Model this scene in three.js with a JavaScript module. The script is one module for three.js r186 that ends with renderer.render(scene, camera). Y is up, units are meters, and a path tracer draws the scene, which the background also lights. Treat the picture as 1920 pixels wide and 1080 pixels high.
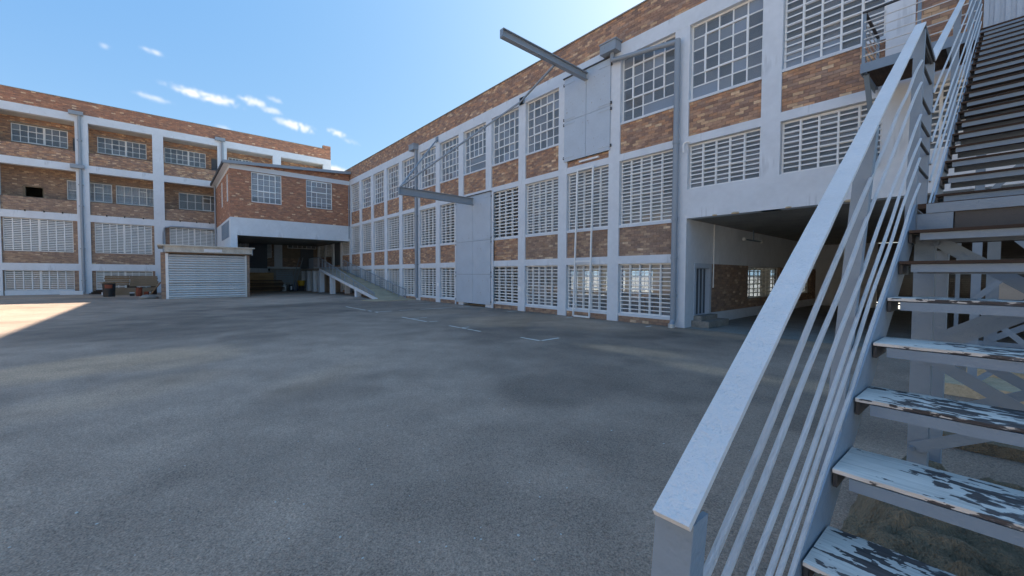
import * as THREE from 'three';
import { mergeGeometries } from 'three/addons/utils/BufferGeometryUtils.js';

// ---------------------------------------------------------------- camera, sky, sun, exposure
const scene = new THREE.Scene();
const camera = new THREE.PerspectiveCamera(71.527, 16 / 9, 0.05, 2000);
{
  const yaw = 0.71557, pitch = -0.032668, roll = 0.0046093;
  const f = new THREE.Vector3(Math.sin(yaw) * Math.cos(pitch), Math.sin(pitch), -Math.cos(yaw) * Math.cos(pitch));
  const r0 = new THREE.Vector3(Math.cos(yaw), 0, Math.sin(yaw)), u0 = new THREE.Vector3().crossVectors(r0, f);
  const r = r0.clone().multiplyScalar(Math.cos(roll)).addScaledVector(u0, Math.sin(roll));
  const u = u0.clone().multiplyScalar(Math.cos(roll)).addScaledVector(r0, -Math.sin(roll));
  camera.quaternion.setFromRotationMatrix(new THREE.Matrix4().makeBasis(r, u, f.clone().negate()));
  camera.position.set(0, 1.6, 0);
}
const renderer = new THREE.WebGLRenderer({ antialias: true });
renderer.toneMapping = THREE.LinearToneMapping;
renderer.toneMappingExposure = 5.1;
renderer.shadowMap.enabled = true;
const SUN = new THREE.Vector3(1.431, 1, -0.27).normalize();
const sun = new THREE.DirectionalLight(new THREE.Color(1, 0.92, 0.79), 3.6);
sun.position.copy(SUN).multiplyScalar(120).add(new THREE.Vector3(0, 0, -20));
sun.target.position.set(0, 0, -20);
sun.castShadow = true;
Object.assign(sun.shadow.camera, { left: -60, right: 60, top: 60, bottom: -60, near: 1, far: 260 });
sun.shadow.mapSize.set(4096, 4096);
scene.add(sun, sun.target);

// ---------------------------------------------------------------- noise and random numbers
function rng(seed) { let s = seed | 0; return () => { s = (s + 0x6d2b79f5) | 0; let t = Math.imul(s ^ (s >>> 15), 1 | s); t = (t + Math.imul(t ^ (t >>> 7), 61 | t)) ^ t; return ((t ^ (t >>> 14)) >>> 0) / 4294967296; }; }
function hash(x, y, s) { let h = Math.imul(x, 374761393) ^ Math.imul(y, 668265263) ^ Math.imul(s, 1274126177); h = Math.imul(h ^ (h >>> 13), 1274126177); return ((h ^ (h >>> 16)) >>> 0) / 4294967296; }
function vnoise(x, y, px, py, s) {
  const x0 = Math.floor(x), y0 = Math.floor(y), fx = x - x0, fy = y - y0, ux = fx * fx * (3 - 2 * fx), uy = fy * fy * (3 - 2 * fy);
  const a = ((x0 % px) + px) % px, b = (a + 1) % px, c = ((y0 % py) + py) % py, d = (c + 1) % py;
  const p = hash(a, c, s), q = hash(b, c, s), r = hash(a, d, s), t = hash(b, d, s);
  return p + (q - p) * ux + (r - p) * uy + (p - q - r + t) * ux * uy;
}
function fbm(u, v, px, py, oct, s) { let a = 0.5, t = 0, n = 0; for (let i = 0; i < oct; i++) { t += a * vnoise(u * px, v * py, px, py, s + i); n += a; a *= 0.5; px *= 2; py *= 2; } return t / n; }
const fb = (x, y, oct, s) => { let a = 0.5, t = 0, n = 0; for (let i = 0; i < oct; i++) { t += a * vnoise(x, y, 4096, 4096, s + i); n += a; a *= 0.5; x *= 2; y *= 2; } return t / n; };
const clamp = (x, a = 0, b = 1) => Math.min(b, Math.max(a, x));
const sstep = (a, b, x) => { const t = clamp((x - a) / (b - a)); return t * t * (3 - 2 * t); };
const lerp = (a, b, t) => a + (b - a) * t;

// ---------------------------------------------------------------- sky: clear air (CIE clear-sky distribution) with a few wisps of cloud
{
  const SKY = 0.275, W = 2048, Hh = 1024, data = new Float32Array(W * Hh * 4);
  const dirOf = (px, py) => { const v = new THREE.Vector3((px - 960) / 749.73, -(py - 540) / 749.73, -1).applyQuaternion(camera.quaternion); return v.normalize(); };
  // wisps: centre and half sizes in degrees of azimuth and elevation, strength
  const wisps = [[383, 180, 62, 9, 1], [350, 172, 30, 6, 0.7], [475, 191, 24, 9, 1], [420, 188, 28, 8, .8], [508, 207, 22, 6, 0.6], [560, 237, 34, 8, 0.9], [632, 249, 20, 6, 0.85], [288, 184, 32, 5, 0.55], [286, 97, 22, 5, 0.6], [198, 87, 12, 4, 0.4], [530, 228, 16, 6, 0.5], [515, 187, 14, 4, 0.4], [634, 319, 24, 7, 1], [660, 266, 16, 5, 0.35], [420, 240, 14, 4, 0.4]].map(([x, y, hw, hh, k]) => {
    const d = dirOf(x, y), e = dirOf(x + hw, y), g = dirOf(x, y - hh);
    return { az: Math.atan2(d.z, d.x), el: Math.asin(d.y), ra: Math.abs(Math.atan2(e.z, e.x) - Math.atan2(d.z, d.x)), re: Math.abs(Math.asin(g.y) - Math.asin(d.y)), k, tilt: (Math.asin(dirOf(x + 30, y + 9).y) - Math.asin(d.y)) / (Math.atan2(dirOf(x + 30, y + 9).z, dirOf(x + 30, y + 9).x) - Math.atan2(d.z, d.x)) };
  });
  for (let j = 0; j < Hh; j++) for (let i = 0; i < W; i++) {
    const az = ((i + 0.5) / W - 0.5) * 2 * Math.PI, el = ((j + 0.5) / Hh - 0.5) * Math.PI, o = (j * W + i) * 4;
    const y = Math.sin(el), cx = Math.cos(el) * Math.cos(az), cz = Math.cos(el) * Math.sin(az);
    const e = Math.max(el, 0), g = Math.acos(clamp(cx * SUN.x + y * SUN.y + cz * SUN.z, -1, 1)) * 57.2958;
    const h = Math.exp(-e / 0.25), a1 = Math.exp(-0.0485 * g), a2 = Math.exp(-0.04 * g);
    let r = SKY * (0.075 + 0.38 * h + 1.15 * a1), gg = SKY * (0.235 + 0.43 * h + 0.98 * a2), b = SKY * (0.56 + 0.26 * h + 0.80 * a2);
    let c = 0;
    for (const w of wisps) {
      let da = az - w.az; if (Math.abs(da) > w.ra * 1.6) continue;
      const de = el - w.el - da * w.tilt; if (Math.abs(de) > w.re * 2.2) continue;
      const d = (da / w.ra) ** 2 + (de / w.re) ** 2;
      const wx = fb(az * 60 + 400, el * 60 + 100, 3, 15) - .5, wy = fb(az * 60 + 700, el * 60 + 500, 3, 17) - .5;
      const n = fb(az * 70 + 900 + wx * 5, el * 200 + 300 + wy * 5, 6, 11), f = fb(az * 300 + 70 + wx * 9, el * 420 + 30 + wy * 9, 4, 13);
      c = Math.max(c, w.k * sstep(0.40, 0.92, n + 0.30 * (1 - d) + 0.25 * (f - .5)) * sstep(2.2, 0.2, d));
    }
    r = lerp(r, .225, c); gg = lerp(gg, .228, c); b = lerp(b, .235, c);
    if (y < 0) { r = gg = b = 0.1; }
    data[o] = r; data[o + 1] = gg; data[o + 2] = b; data[o + 3] = 1;
  }
  const sky = new THREE.DataTexture(data, W, Hh, THREE.RGBAFormat, THREE.FloatType);
  sky.mapping = THREE.EquirectangularReflectionMapping; sky.magFilter = THREE.LinearFilter; sky.needsUpdate = true;
  scene.background = sky; scene.environment = sky;
}

// ---------------------------------------------------------------- textures and materials
function tex(w, h, fn, srgb = true) {
  const d = new Uint8Array(w * h * 4);
  for (let j = 0; j < h; j++) for (let i = 0; i < w; i++) { const c = fn((i + 0.5) / w, (j + 0.5) / h, i, j), o = (j * w + i) * 4; d[o] = clamp(c[0], 0, 1) * 255; d[o + 1] = clamp(c[1], 0, 1) * 255; d[o + 2] = clamp(c[2], 0, 1) * 255; d[o + 3] = 255; }
  const t = new THREE.DataTexture(d, w, h); t.wrapS = t.wrapT = THREE.RepeatWrapping; t.magFilter = THREE.LinearFilter; t.minFilter = THREE.LinearMipmapLinearFilter; t.generateMipmaps = true;
  if (srgb) t.colorSpace = THREE.SRGBColorSpace; t.needsUpdate = true; return t;
}
const sc = (t, s, s2) => { const c = t.clone(); c.repeat.set(1 / s, 1 / (s2 ?? s)); c.needsUpdate = true; return c; };
const S = (x) => (x <= 0.0031308 ? 12.92 * x : 1.055 * x ** (1 / 2.4) - 0.055);   // linear factor to sRGB
const grey = (x) => { const s = S(clamp(x)); return [s, s, s]; };
const M = {};
const std = (o) => new THREE.MeshStandardMaterial(o);
const lin = (r, g, b) => new THREE.Color().setRGB(r, g, b);
{
  const plaster = tex(512, 512, (u, v) => { const n = fbm(u, v, 4, 4, 5, 3), m = fbm(u, v, 24, 24, 3, 9), st = fbm(u, v, 40, 3, 3, 21); const k = 0.9 + 0.2 * (n - 0.5) + 0.07 * (m - 0.5) - 0.16 * sstep(0.58, 0.78, st) * sstep(0.45, 0.65, n); return [S(k), S(k * .998), S(k * .99)]; });
  const plasterB = tex(512, 512, (u, v) => grey(0.5 + 0.5 * (fbm(u, v, 60, 60, 3, 5) - 0.5) + 0.6 * (fbm(u, v, 6, 6, 3, 8) - 0.5)), false);
  M.paint = std({ color: lin(0.76, 0.80, 0.84), map: sc(plaster, 2.6), bumpMap: sc(plasterB, 1.7), bumpScale: 0.004, roughness: 0.75 });
  M.cream = std({ color: lin(0.70, 0.66, 0.55), map: sc(plaster, 3), roughness: 0.9 });
  M.ceiling = std({ color: lin(0.62, 0.61, 0.58), map: sc(plaster, 3), roughness: 0.9 });
  M.floorIn = std({ color: lin(0.32, 0.28, 0.22), map: sc(plaster, 2), roughness: 0.6 });
  const conc = tex(512, 512, (u, v) => { const n = fbm(u, v, 5, 5, 5, 31), m = fbm(u, v, 50, 50, 3, 33), p = fbm(u, v, 90, 90, 1, 35) > 0.9 ? -0.2 : 0; const k = 0.75 + 0.35 * (n - 0.5) + 0.3 * (m - 0.5) + p; return [S(k), S(k * .97), S(k * .9)]; });
  const concB = tex(512, 512, (u, v) => grey(0.5 + 0.7 * (fbm(u, v, 40, 40, 4, 37) - 0.5) + 0.5 * (fbm(u, v, 7, 7, 3, 38) - 0.5)), false);
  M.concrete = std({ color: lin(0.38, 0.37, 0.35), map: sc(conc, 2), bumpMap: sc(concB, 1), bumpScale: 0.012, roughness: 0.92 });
  M.rampDeck = std({ color: lin(0.62, 0.50, 0.35), map: sc(conc, 2.4), bumpMap: sc(concB, 1), bumpScale: 0.008, roughness: 0.95 });
  M.tanConcrete = std({ color: lin(0.74, 0.60, 0.42), map: sc(conc, 1.4), bumpMap: sc(concB, .6), bumpScale: 0.01, roughness: 0.9 });
  M.rough = std({ color: lin(0.30, 0.235, 0.16), map: sc(conc, .35), bumpMap: sc(concB, 0.4), bumpScale: 0.05, roughness: 0.95 });
  M.mortar = std({ color: lin(0.34, 0.27, 0.21), map: sc(conc, 1), roughness: 0.95 });
  const brickN = tex(512, 512, (u, v) => { const n = fbm(u, v, 30, 60, 4, 41), m = fbm(u, v, 9, 12, 3, 44); const k = 0.85 + 0.4 * (n - 0.5) + 0.25 * (m - 0.5); return [S(k), S(k * (0.97 + .06 * m)), S(k * (.95 + .1 * m))]; });
  const brickB = tex(512, 512, (u, v) => grey(fbm(u, v, 60, 90, 4, 47)), false);
  M.brick = std({ color: 0xffffff, vertexColors: true, map: sc(brickN, 1.4), bumpMap: sc(brickB, 1), bumpScale: 0.008, roughness: 0.88 });
  const steelN = tex(512, 512, (u, v) => { const n = fbm(u, v, 5, 5, 5, 51), m = fbm(u, v, 60, 60, 3, 53); const k = 0.92 + 0.12 * (n - 0.5) + 0.06 * (m - 0.5); const rust = 0.6 * sstep(0.79, 0.84, fbm(u, v, 22, 22, 4, 57)); return [S(lerp(k, .5, rust)), S(lerp(k, .36, rust)), S(lerp(k, .27, rust))]; });
  const railN = tex(256, 256, (u, v) => { const n = fbm(u, v, 4, 4, 4, 151), m = fbm(u, v, 30, 30, 3, 153); const k = 0.93 + 0.12 * (n - 0.5) + 0.06 * (m - 0.5); return [S(k), S(k), S(k * .99)]; });
  const steelB = tex(512, 512, (u, v) => grey(0.5 + (fbm(u, v, 14, 14, 4, 59) - 0.5) + 0.4 * (fbm(u, v, 80, 80, 2, 60) - .5)), false);
  M.steel = std({ color: lin(0.22, 0.285, 0.355), map: sc(railN, 0.8), bumpMap: sc(steelB, 0.5), bumpScale: 0.003, roughness: 0.5 });
  M.rail = std({ color: lin(0.68, 0.685, 0.69), map: sc(railN, 0.7), bumpMap: sc(steelB, 0.2), bumpScale: 0.0045, roughness: 0.42 });
  M.rod = std({ color: lin(0.76, 0.765, 0.77), map: sc(railN, 0.5), bumpMap: sc(steelB, 0.2), bumpScale: 0.003, roughness: 0.45 });
  M.darkSteel = std({ color: lin(0.06, 0.06, 0.062), map: sc(steelN, 0.8), bumpMap: sc(steelB, 0.3), bumpScale: 0.002, roughness: 0.55 });
  M.door = std({ color: lin(0.52, 0.585, 0.65), map: sc(steelN, 2.2), bumpMap: sc(steelB, 1.2), bumpScale: 0.006, roughness: 0.55 });
  M.doorDark = std({ color: lin(0.10, 0.115, 0.135), map: sc(steelN, 1.4), roughness: 0.6 });
  M.white = std({ color: lin(0.90, 0.90, 0.88), map: sc(railN, 2.3), roughness: 0.5 });
  M.galv = std({ color: lin(0.66, 0.66, 0.65), map: sc(railN, 1.2), roughness: 0.36, metalness: 0.35 });
  M.fascia = std({ color: lin(0.72, 0.70, 0.65), map: sc(conc, 0.9), roughness: 0.6, metalness: 0.2 });
  M.gutter = std({ color: lin(0.31, 0.35, 0.39), map: sc(steelN, 1.1), roughness: 0.5 });
  M.black = std({ color: lin(0.02, 0.02, 0.022), roughness: 0.5 });
  M.line = std({ color: lin(0.80, 0.74, 0.65), map: sc(railN, 0.7), roughness: 0.85 });
  const wood = tex(512, 256, (u, v) => { const n = fbm(u, v, 3, 40, 4, 61), m = fbm(u, v, 2, 6, 3, 63); const k = 0.7 + 0.7 * (n - 0.5) + 0.5 * (m - 0.5); return [S(k), S(k * .93), S(k * .84)]; });
  M.wood = std({ color: lin(0.36, 0.25, 0.15), map: sc(wood, 1.3, 0.25), roughness: 0.9 });
  M.woodDark = std({ color: lin(0.075, 0.05, 0.038), map: sc(wood, 1.1, 0.3), roughness: 0.9 });
  M.woodBay = std({ color: lin(0.17, 0.11, 0.075), map: sc(wood, 1.1, 0.3), roughness: 0.9 });
  M.woodGrey = std({ color: lin(0.36, 0.29, 0.21), map: sc(wood, 1.6, 0.3), roughness: 0.95 });
  M.ply = std({ color: lin(0.62, 0.42, 0.22), map: sc(wood, 2, 0.8), roughness: 0.85 });
  M.foam = std({ color: lin(0.84, 0.85, 0.86), map: sc(plaster, 1), roughness: 0.8 });
  M.redClay = std({ color: lin(0.30, 0.085, 0.05), map: sc(conc, .7), roughness: 0.8 });
  M.yellow = std({ color: lin(0.62, 0.36, 0.03), map: sc(steelN, .6), roughness: 0.5 });
  M.blue = std({ color: lin(0.04, 0.08, 0.22), roughness: 0.5 });
  M.brass = std({ color: lin(0.65, 0.45, 0.12), metalness: 0.9, roughness: 0.35 });
  M.curtain = std({ color: lin(0.72, 0.71, 0.72), map: sc(wood, 20, 0.9), roughness: 0.95 });
  M.net = std({ color: lin(0.62, 0.6, 0.66), roughness: 0.95 });
  M.tile = std({ color: lin(0.15, 0.09, 0.07), map: sc(conc, 1), roughness: 0.8 });
  M.leaf = std({ color: lin(0.05, 0.09, 0.03), roughness: 0.8 });
  const glass = (o) => new THREE.MeshPhysicalMaterial({ color: lin(0.93, 0.95, 0.95), transmission: 1, thickness: 0, roughness: 0.03, ior: 1.52, ...o });
  const dirt = tex(256, 256, (u, v) => { const st = fbm(u, v, 26, 2, 3, 71), n = fbm(u, v, 7, 7, 4, 73); return grey(clamp(0.25 + 0.9 * sstep(0.5, 0.85, st * .6 + n * .5))); }, false);
  M.glass = [glass({ transmission: 0.84, roughness: .05, color: lin(0.72, 0.78, 0.84) }), glass({ transmission: 0.74, roughness: .08, color: lin(0.66, 0.71, 0.77) }), glass({ roughness: 0.14, transmission: 0.64, color: lin(0.6, 0.65, 0.7) }), glass({ roughness: 0.24, transmission: 0.5, color: lin(0.5, 0.57, 0.66), roughnessMap: dirt }), glass({ transmission: 0.96, roughness: .02, color: lin(0.8, 0.85, 0.9) })];
  // peeling white paint over bare dark boards: u runs along the tread, v across it
  const peel = (seed, edge) => tex(1024, 256, (u, v) => {
    const warp = (fbm(u, v, 6, 3, 3, seed + 9) - .5) * .12;
    const n = fbm(u + warp, v, 11, 6, 5, seed), fine = fbm(u + warp * .5, v, 34, 24, 4, seed + 3), grain = fbm(u, v, 5, 60, 4, seed + 5);
    const keep = n * 0.62 + fine * 0.53 + edge * (0.36 - u) * 0.62;
    const on = sstep(0.652, 0.664, keep), under = sstep(0.5, 0.53, n * .5 + fine * .55);
    const wk = 0.055 + 0.09 * (grain - 0.35), pk = 0.66 + 0.16 * (fbm(u, v, 14, 8, 3, seed + 7) - 0.5) - 0.12 * sstep(.55, .75, grain), gk = 0.23 + .1 * (grain - .5);
    const base = [lerp(wk * 1.12, gk, under * .55), lerp(wk * 0.95, gk * 1.0, under * .55), lerp(wk * 0.9, gk * 1.0, under * .55)];
    return [S(lerp(base[0], pk, on)), S(lerp(base[1], pk * .92, on)), S(lerp(base[2], pk * .82, on))];
  });
  const peelB = tex(1024, 256, (u, v) => { const n = fbm(u, v, 9, 7, 5, 101), f = fbm(u, v, 24, 26, 4, 104); return grey(0.3 + 0.4 * sstep(0.5, 0.6, n * .6 + f * .5) + 0.3 * (fbm(u, v, 5, 60, 4, 106) - .5)); }, false);
  M.tread = [peel(101, 1), peel(131, 0.9), peel(161, 1.1)].map((t) => std({ map: t, bumpMap: peelB, bumpScale: 0.004, roughness: 0.8 }));
}

// ---------------------------------------------------------------- geometry helpers
function bx(x0, x1, y0, y1, z0, z1) {
  const P = [], N = [], U = [], I = [];
  const face = (a, b, c, d, n, ua, va) => { const k = P.length / 3; for (const p of [a, b, c, d]) { P.push(...p); N.push(...n); U.push(p[ua], p[va]); } I.push(k, k + 1, k + 2, k, k + 2, k + 3); };
  face([x0, y0, z1], [x1, y0, z1], [x1, y1, z1], [x0, y1, z1], [0, 0, 1], 0, 1);
  face([x1, y0, z0], [x0, y0, z0], [x0, y1, z0], [x1, y1, z0], [0, 0, -1], 0, 1);
  face([x1, y0, z1], [x1, y0, z0], [x1, y1, z0], [x1, y1, z1], [1, 0, 0], 2, 1);
  face([x0, y0, z0], [x0, y0, z1], [x0, y1, z1], [x0, y1, z0], [-1, 0, 0], 2, 1);
  face([x0, y1, z1], [x1, y1, z1], [x1, y1, z0], [x0, y1, z0], [0, 1, 0], 0, 2);
  face([x0, y0, z0], [x1, y0, z0], [x1, y0, z1], [x0, y0, z1], [0, -1, 0], 0, 2);
  const g = new THREE.BufferGeometry();
  g.setAttribute('position', new THREE.Float32BufferAttribute(P, 3)); g.setAttribute('normal', new THREE.Float32BufferAttribute(N, 3)); g.setAttribute('uv', new THREE.Float32BufferAttribute(U, 2)); g.setIndex(I);
  return g;
}
const V = (x, y, z) => new THREE.Vector3(x, y, z);
// straight bar from p to q: w is its horizontal width, h its other width
function bar(p, q, w, h) {
  const d = q.clone().sub(p), L = d.length(); d.normalize();
  const side = new THREE.Vector3().crossVectors(Math.abs(d.y) > 0.9 ? V(1, 0, 0) : V(0, 1, 0), d).normalize(), up = new THREE.Vector3().crossVectors(d, side);
  const g = bx(-w / 2, w / 2, -h / 2, h / 2, 0, L);
  g.applyMatrix4(new THREE.Matrix4().makeBasis(side, up, d).setPosition(p)); return g;
}
function tube(pts, r, seg = 8) {
  const c = pts.length === 2 ? new THREE.LineCurve3(pts[0], pts[1]) : new THREE.CatmullRomCurve3(pts, false, 'centripetal');
  return new THREE.TubeGeometry(c, pts.length === 2 ? 1 : pts.length * 5, r, seg, false);
}
function cyl(r0, r1, h, x, y, z, seg = 20) { const g = new THREE.CylinderGeometry(r1, r0, h, seg); g.translate(x, y + h / 2, z); return g; }
const merge = (l) => (l.length === 1 ? l[0] : mergeGeometries(l.map((g) => { const c = g.index ? g : g; for (const k of Object.keys(c.attributes)) if (!['position', 'normal', 'uv', 'color'].includes(k)) c.deleteAttribute(k); return c; })));
function mesh(name, geos, mat, parent = scene, label) {
  const m = new THREE.Mesh(merge(Array.isArray(geos) ? geos : [geos]), mat); m.name = name; m.castShadow = m.receiveShadow = true; parent.add(m);
  if (label) m.userData.label = label; return m;
}
const used = {};
function numbered(n) { const k = used[n] = (used[n] ?? -1) + 1; return k ? n + '_' + String(k).padStart(3, '0') : n; }
function thing(name, label, category, [x, y, z] = [0, 0, 0], turn = 0, group) {
  const o = new THREE.Group(); o.name = numbered(name); o.position.set(x, y, z); o.rotation.y = turn; o.userData = { label, category }; if (group) o.userData.group = group; scene.add(o); return o;
}
function single(name, geos, mat, label, category, group) { const m = mesh(numbered(name), geos, mat); m.userData = { label, category }; if (group) m.userData.group = group; return m; }
function struct(name, geos, mat) { const m = mesh(numbered(name), geos, mat); m.userData.kind = 'structure'; return m; }
function part(name, parent, pos = [0, 0, 0], turn = 0, label) { const o = new THREE.Group(); o.name = name; o.position.set(...pos); o.rotation.y = turn; parent.add(o); if (label) o.userData.label = label; return o; }
const stuff = (m) => { m.userData.kind = 'stuff'; return m; };

// ---------------------------------------------------------------- bricks: every brick is a block proud of its mortar bed
const PALETTES = {
  warm: [[.36, .195, .105], [.30, .155, .085], [.21, .115, .075], [.15, .09, .07], [.115, .075, .066], [.25, .15, .10], [.40, .27, .16], [.18, .105, .075], [.13, .085, .075], [.28, .17, .11], [.20, .14, .11], [.52, .38, .24]],
  red: [[.30, .13, .075], [.24, .11, .066], [.20, .09, .06], [.15, .078, .056], [.27, .14, .085], [.33, .17, .095], [.18, .10, .07], [.22, .10, .065], [.13, .075, .06], [.25, .12, .075], [.17, .088, .062], [.56, .42, .27]],
  dull: [[.24, .155, .10], [.20, .13, .09], [.15, .105, .08], [.12, .085, .07], [.27, .19, .13], [.17, .115, .085], [.22, .15, .105], [.13, .095, .08], [.19, .135, .10], [.30, .215, .14], [.16, .11, .085], [.44, .34, .23]],
};
const pick = (r) => (r < 0.035 ? 11 : Math.floor((r - 0.035) / 0.965 * 11));
function subtract(list, a, b) { const out = []; for (const [s, e] of list) { if (b <= s || a >= e) out.push([s, e]); else { if (a > s) out.push([s, a]); if (b < e) out.push([b, e]); } } return out; }
// bricks on the vertical plane through o; u is along +x or along z; n outward; holes in (u, v) from o; top(u) may slope
function brickField(store, o, udir, n, W, Hh, { holes = [], pal = 'warm', seed = 1, top } = {}) {
  const R = rng(seed), rows = Math.max(1, Math.round(Hh / 0.085)), rh = Hh / rows, pitch = 0.232;
  for (let j = 0; j < rows; j++) {
    const v0 = j * rh + 0.004, v1 = (j + 1) * rh - 0.004;
    let segs = [[0, W]];
    for (const h of holes) if (h[2] < v1 && h[3] > v0) segs = subtract(segs, h[0], h[1]);
    for (const [s, e] of segs) {
      for (let k = Math.floor(s / pitch) - 1; k * pitch < e; k++) {
        const a0 = k * pitch + (j % 2 ? pitch / 2 : 0) + 0.004, a1 = a0 + pitch - 0.008;
        const b0 = Math.max(a0, s + 0.001), b1 = Math.min(a1, e - 0.001), r = R(), dj = R();
        if (b1 - b0 < 0.03) continue;
        if (top && v1 > top((b0 + b1) / 2)) continue;
        store.push({ o, udir, n, u0: b0, u1: b1, v0, v1, c: PALETTES[pal][pick(r)], ci: pick(r), pal, k: 0.86 + 0.28 * dj, full: b1 - b0 > 0.22, d: 0.009 + 0.004 * R() });
      }
    }
  }
}
function brickGeo(list) {
  const P = [], N = [], U = [], C = [], I = [];
  for (const b of list) {
    const q = (u, v, d) => [b.o[0] + b.udir[0] * u + b.n[0] * d, b.o[1] + v, b.o[2] + b.udir[2] * u + b.n[2] * d];
    const A = [q(b.u0, b.v0, 0), q(b.u1, b.v0, 0), q(b.u1, b.v1, 0), q(b.u0, b.v1, 0)], F = [q(b.u0, b.v0, b.d), q(b.u1, b.v0, b.d), q(b.u1, b.v1, b.d), q(b.u0, b.v1, b.d)];
    const mid = { warm: [.27, .165, .105], red: [.30, .155, .095], dull: [.23, .155, .11] }[b.pal], col = b.c.map((x, i) => (x * .62 + mid[i] * .38) * (.4 + .6 * b.k) * 1.95), ou = (b.k * 977) % 5, ov = (b.k * 613) % 3;
    const face = (ids, n) => { const k = P.length / 3; ids.forEach((p) => { P.push(...p); N.push(...n); C.push(...col); const uu = p[0] * Math.abs(b.udir[0]) + p[2] * Math.abs(b.udir[2]); U.push(uu + ou, p[1] + ov); }); I.push(k, k + 1, k + 2, k, k + 2, k + 3); };
    const ud = b.udir, nu = [-ud[0], 0, -ud[2]];
    face([F[0], F[1], F[2], F[3]], b.n); face([F[3], F[2], A[2], A[3]], [0, 1, 0]); face([A[0], A[1], F[1], F[0]], [0, -1, 0]); face([F[1], A[1], A[2], F[2]], ud); face([A[0], F[0], F[3], A[3]], nu);
  }
  const g = new THREE.BufferGeometry();
  g.setAttribute('position', new THREE.Float32BufferAttribute(P, 3)); g.setAttribute('normal', new THREE.Float32BufferAttribute(N, 3)); g.setAttribute('uv', new THREE.Float32BufferAttribute(U, 2)); g.setAttribute('color', new THREE.Float32BufferAttribute(C, 3)); g.setIndex(I); return g;
}

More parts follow.
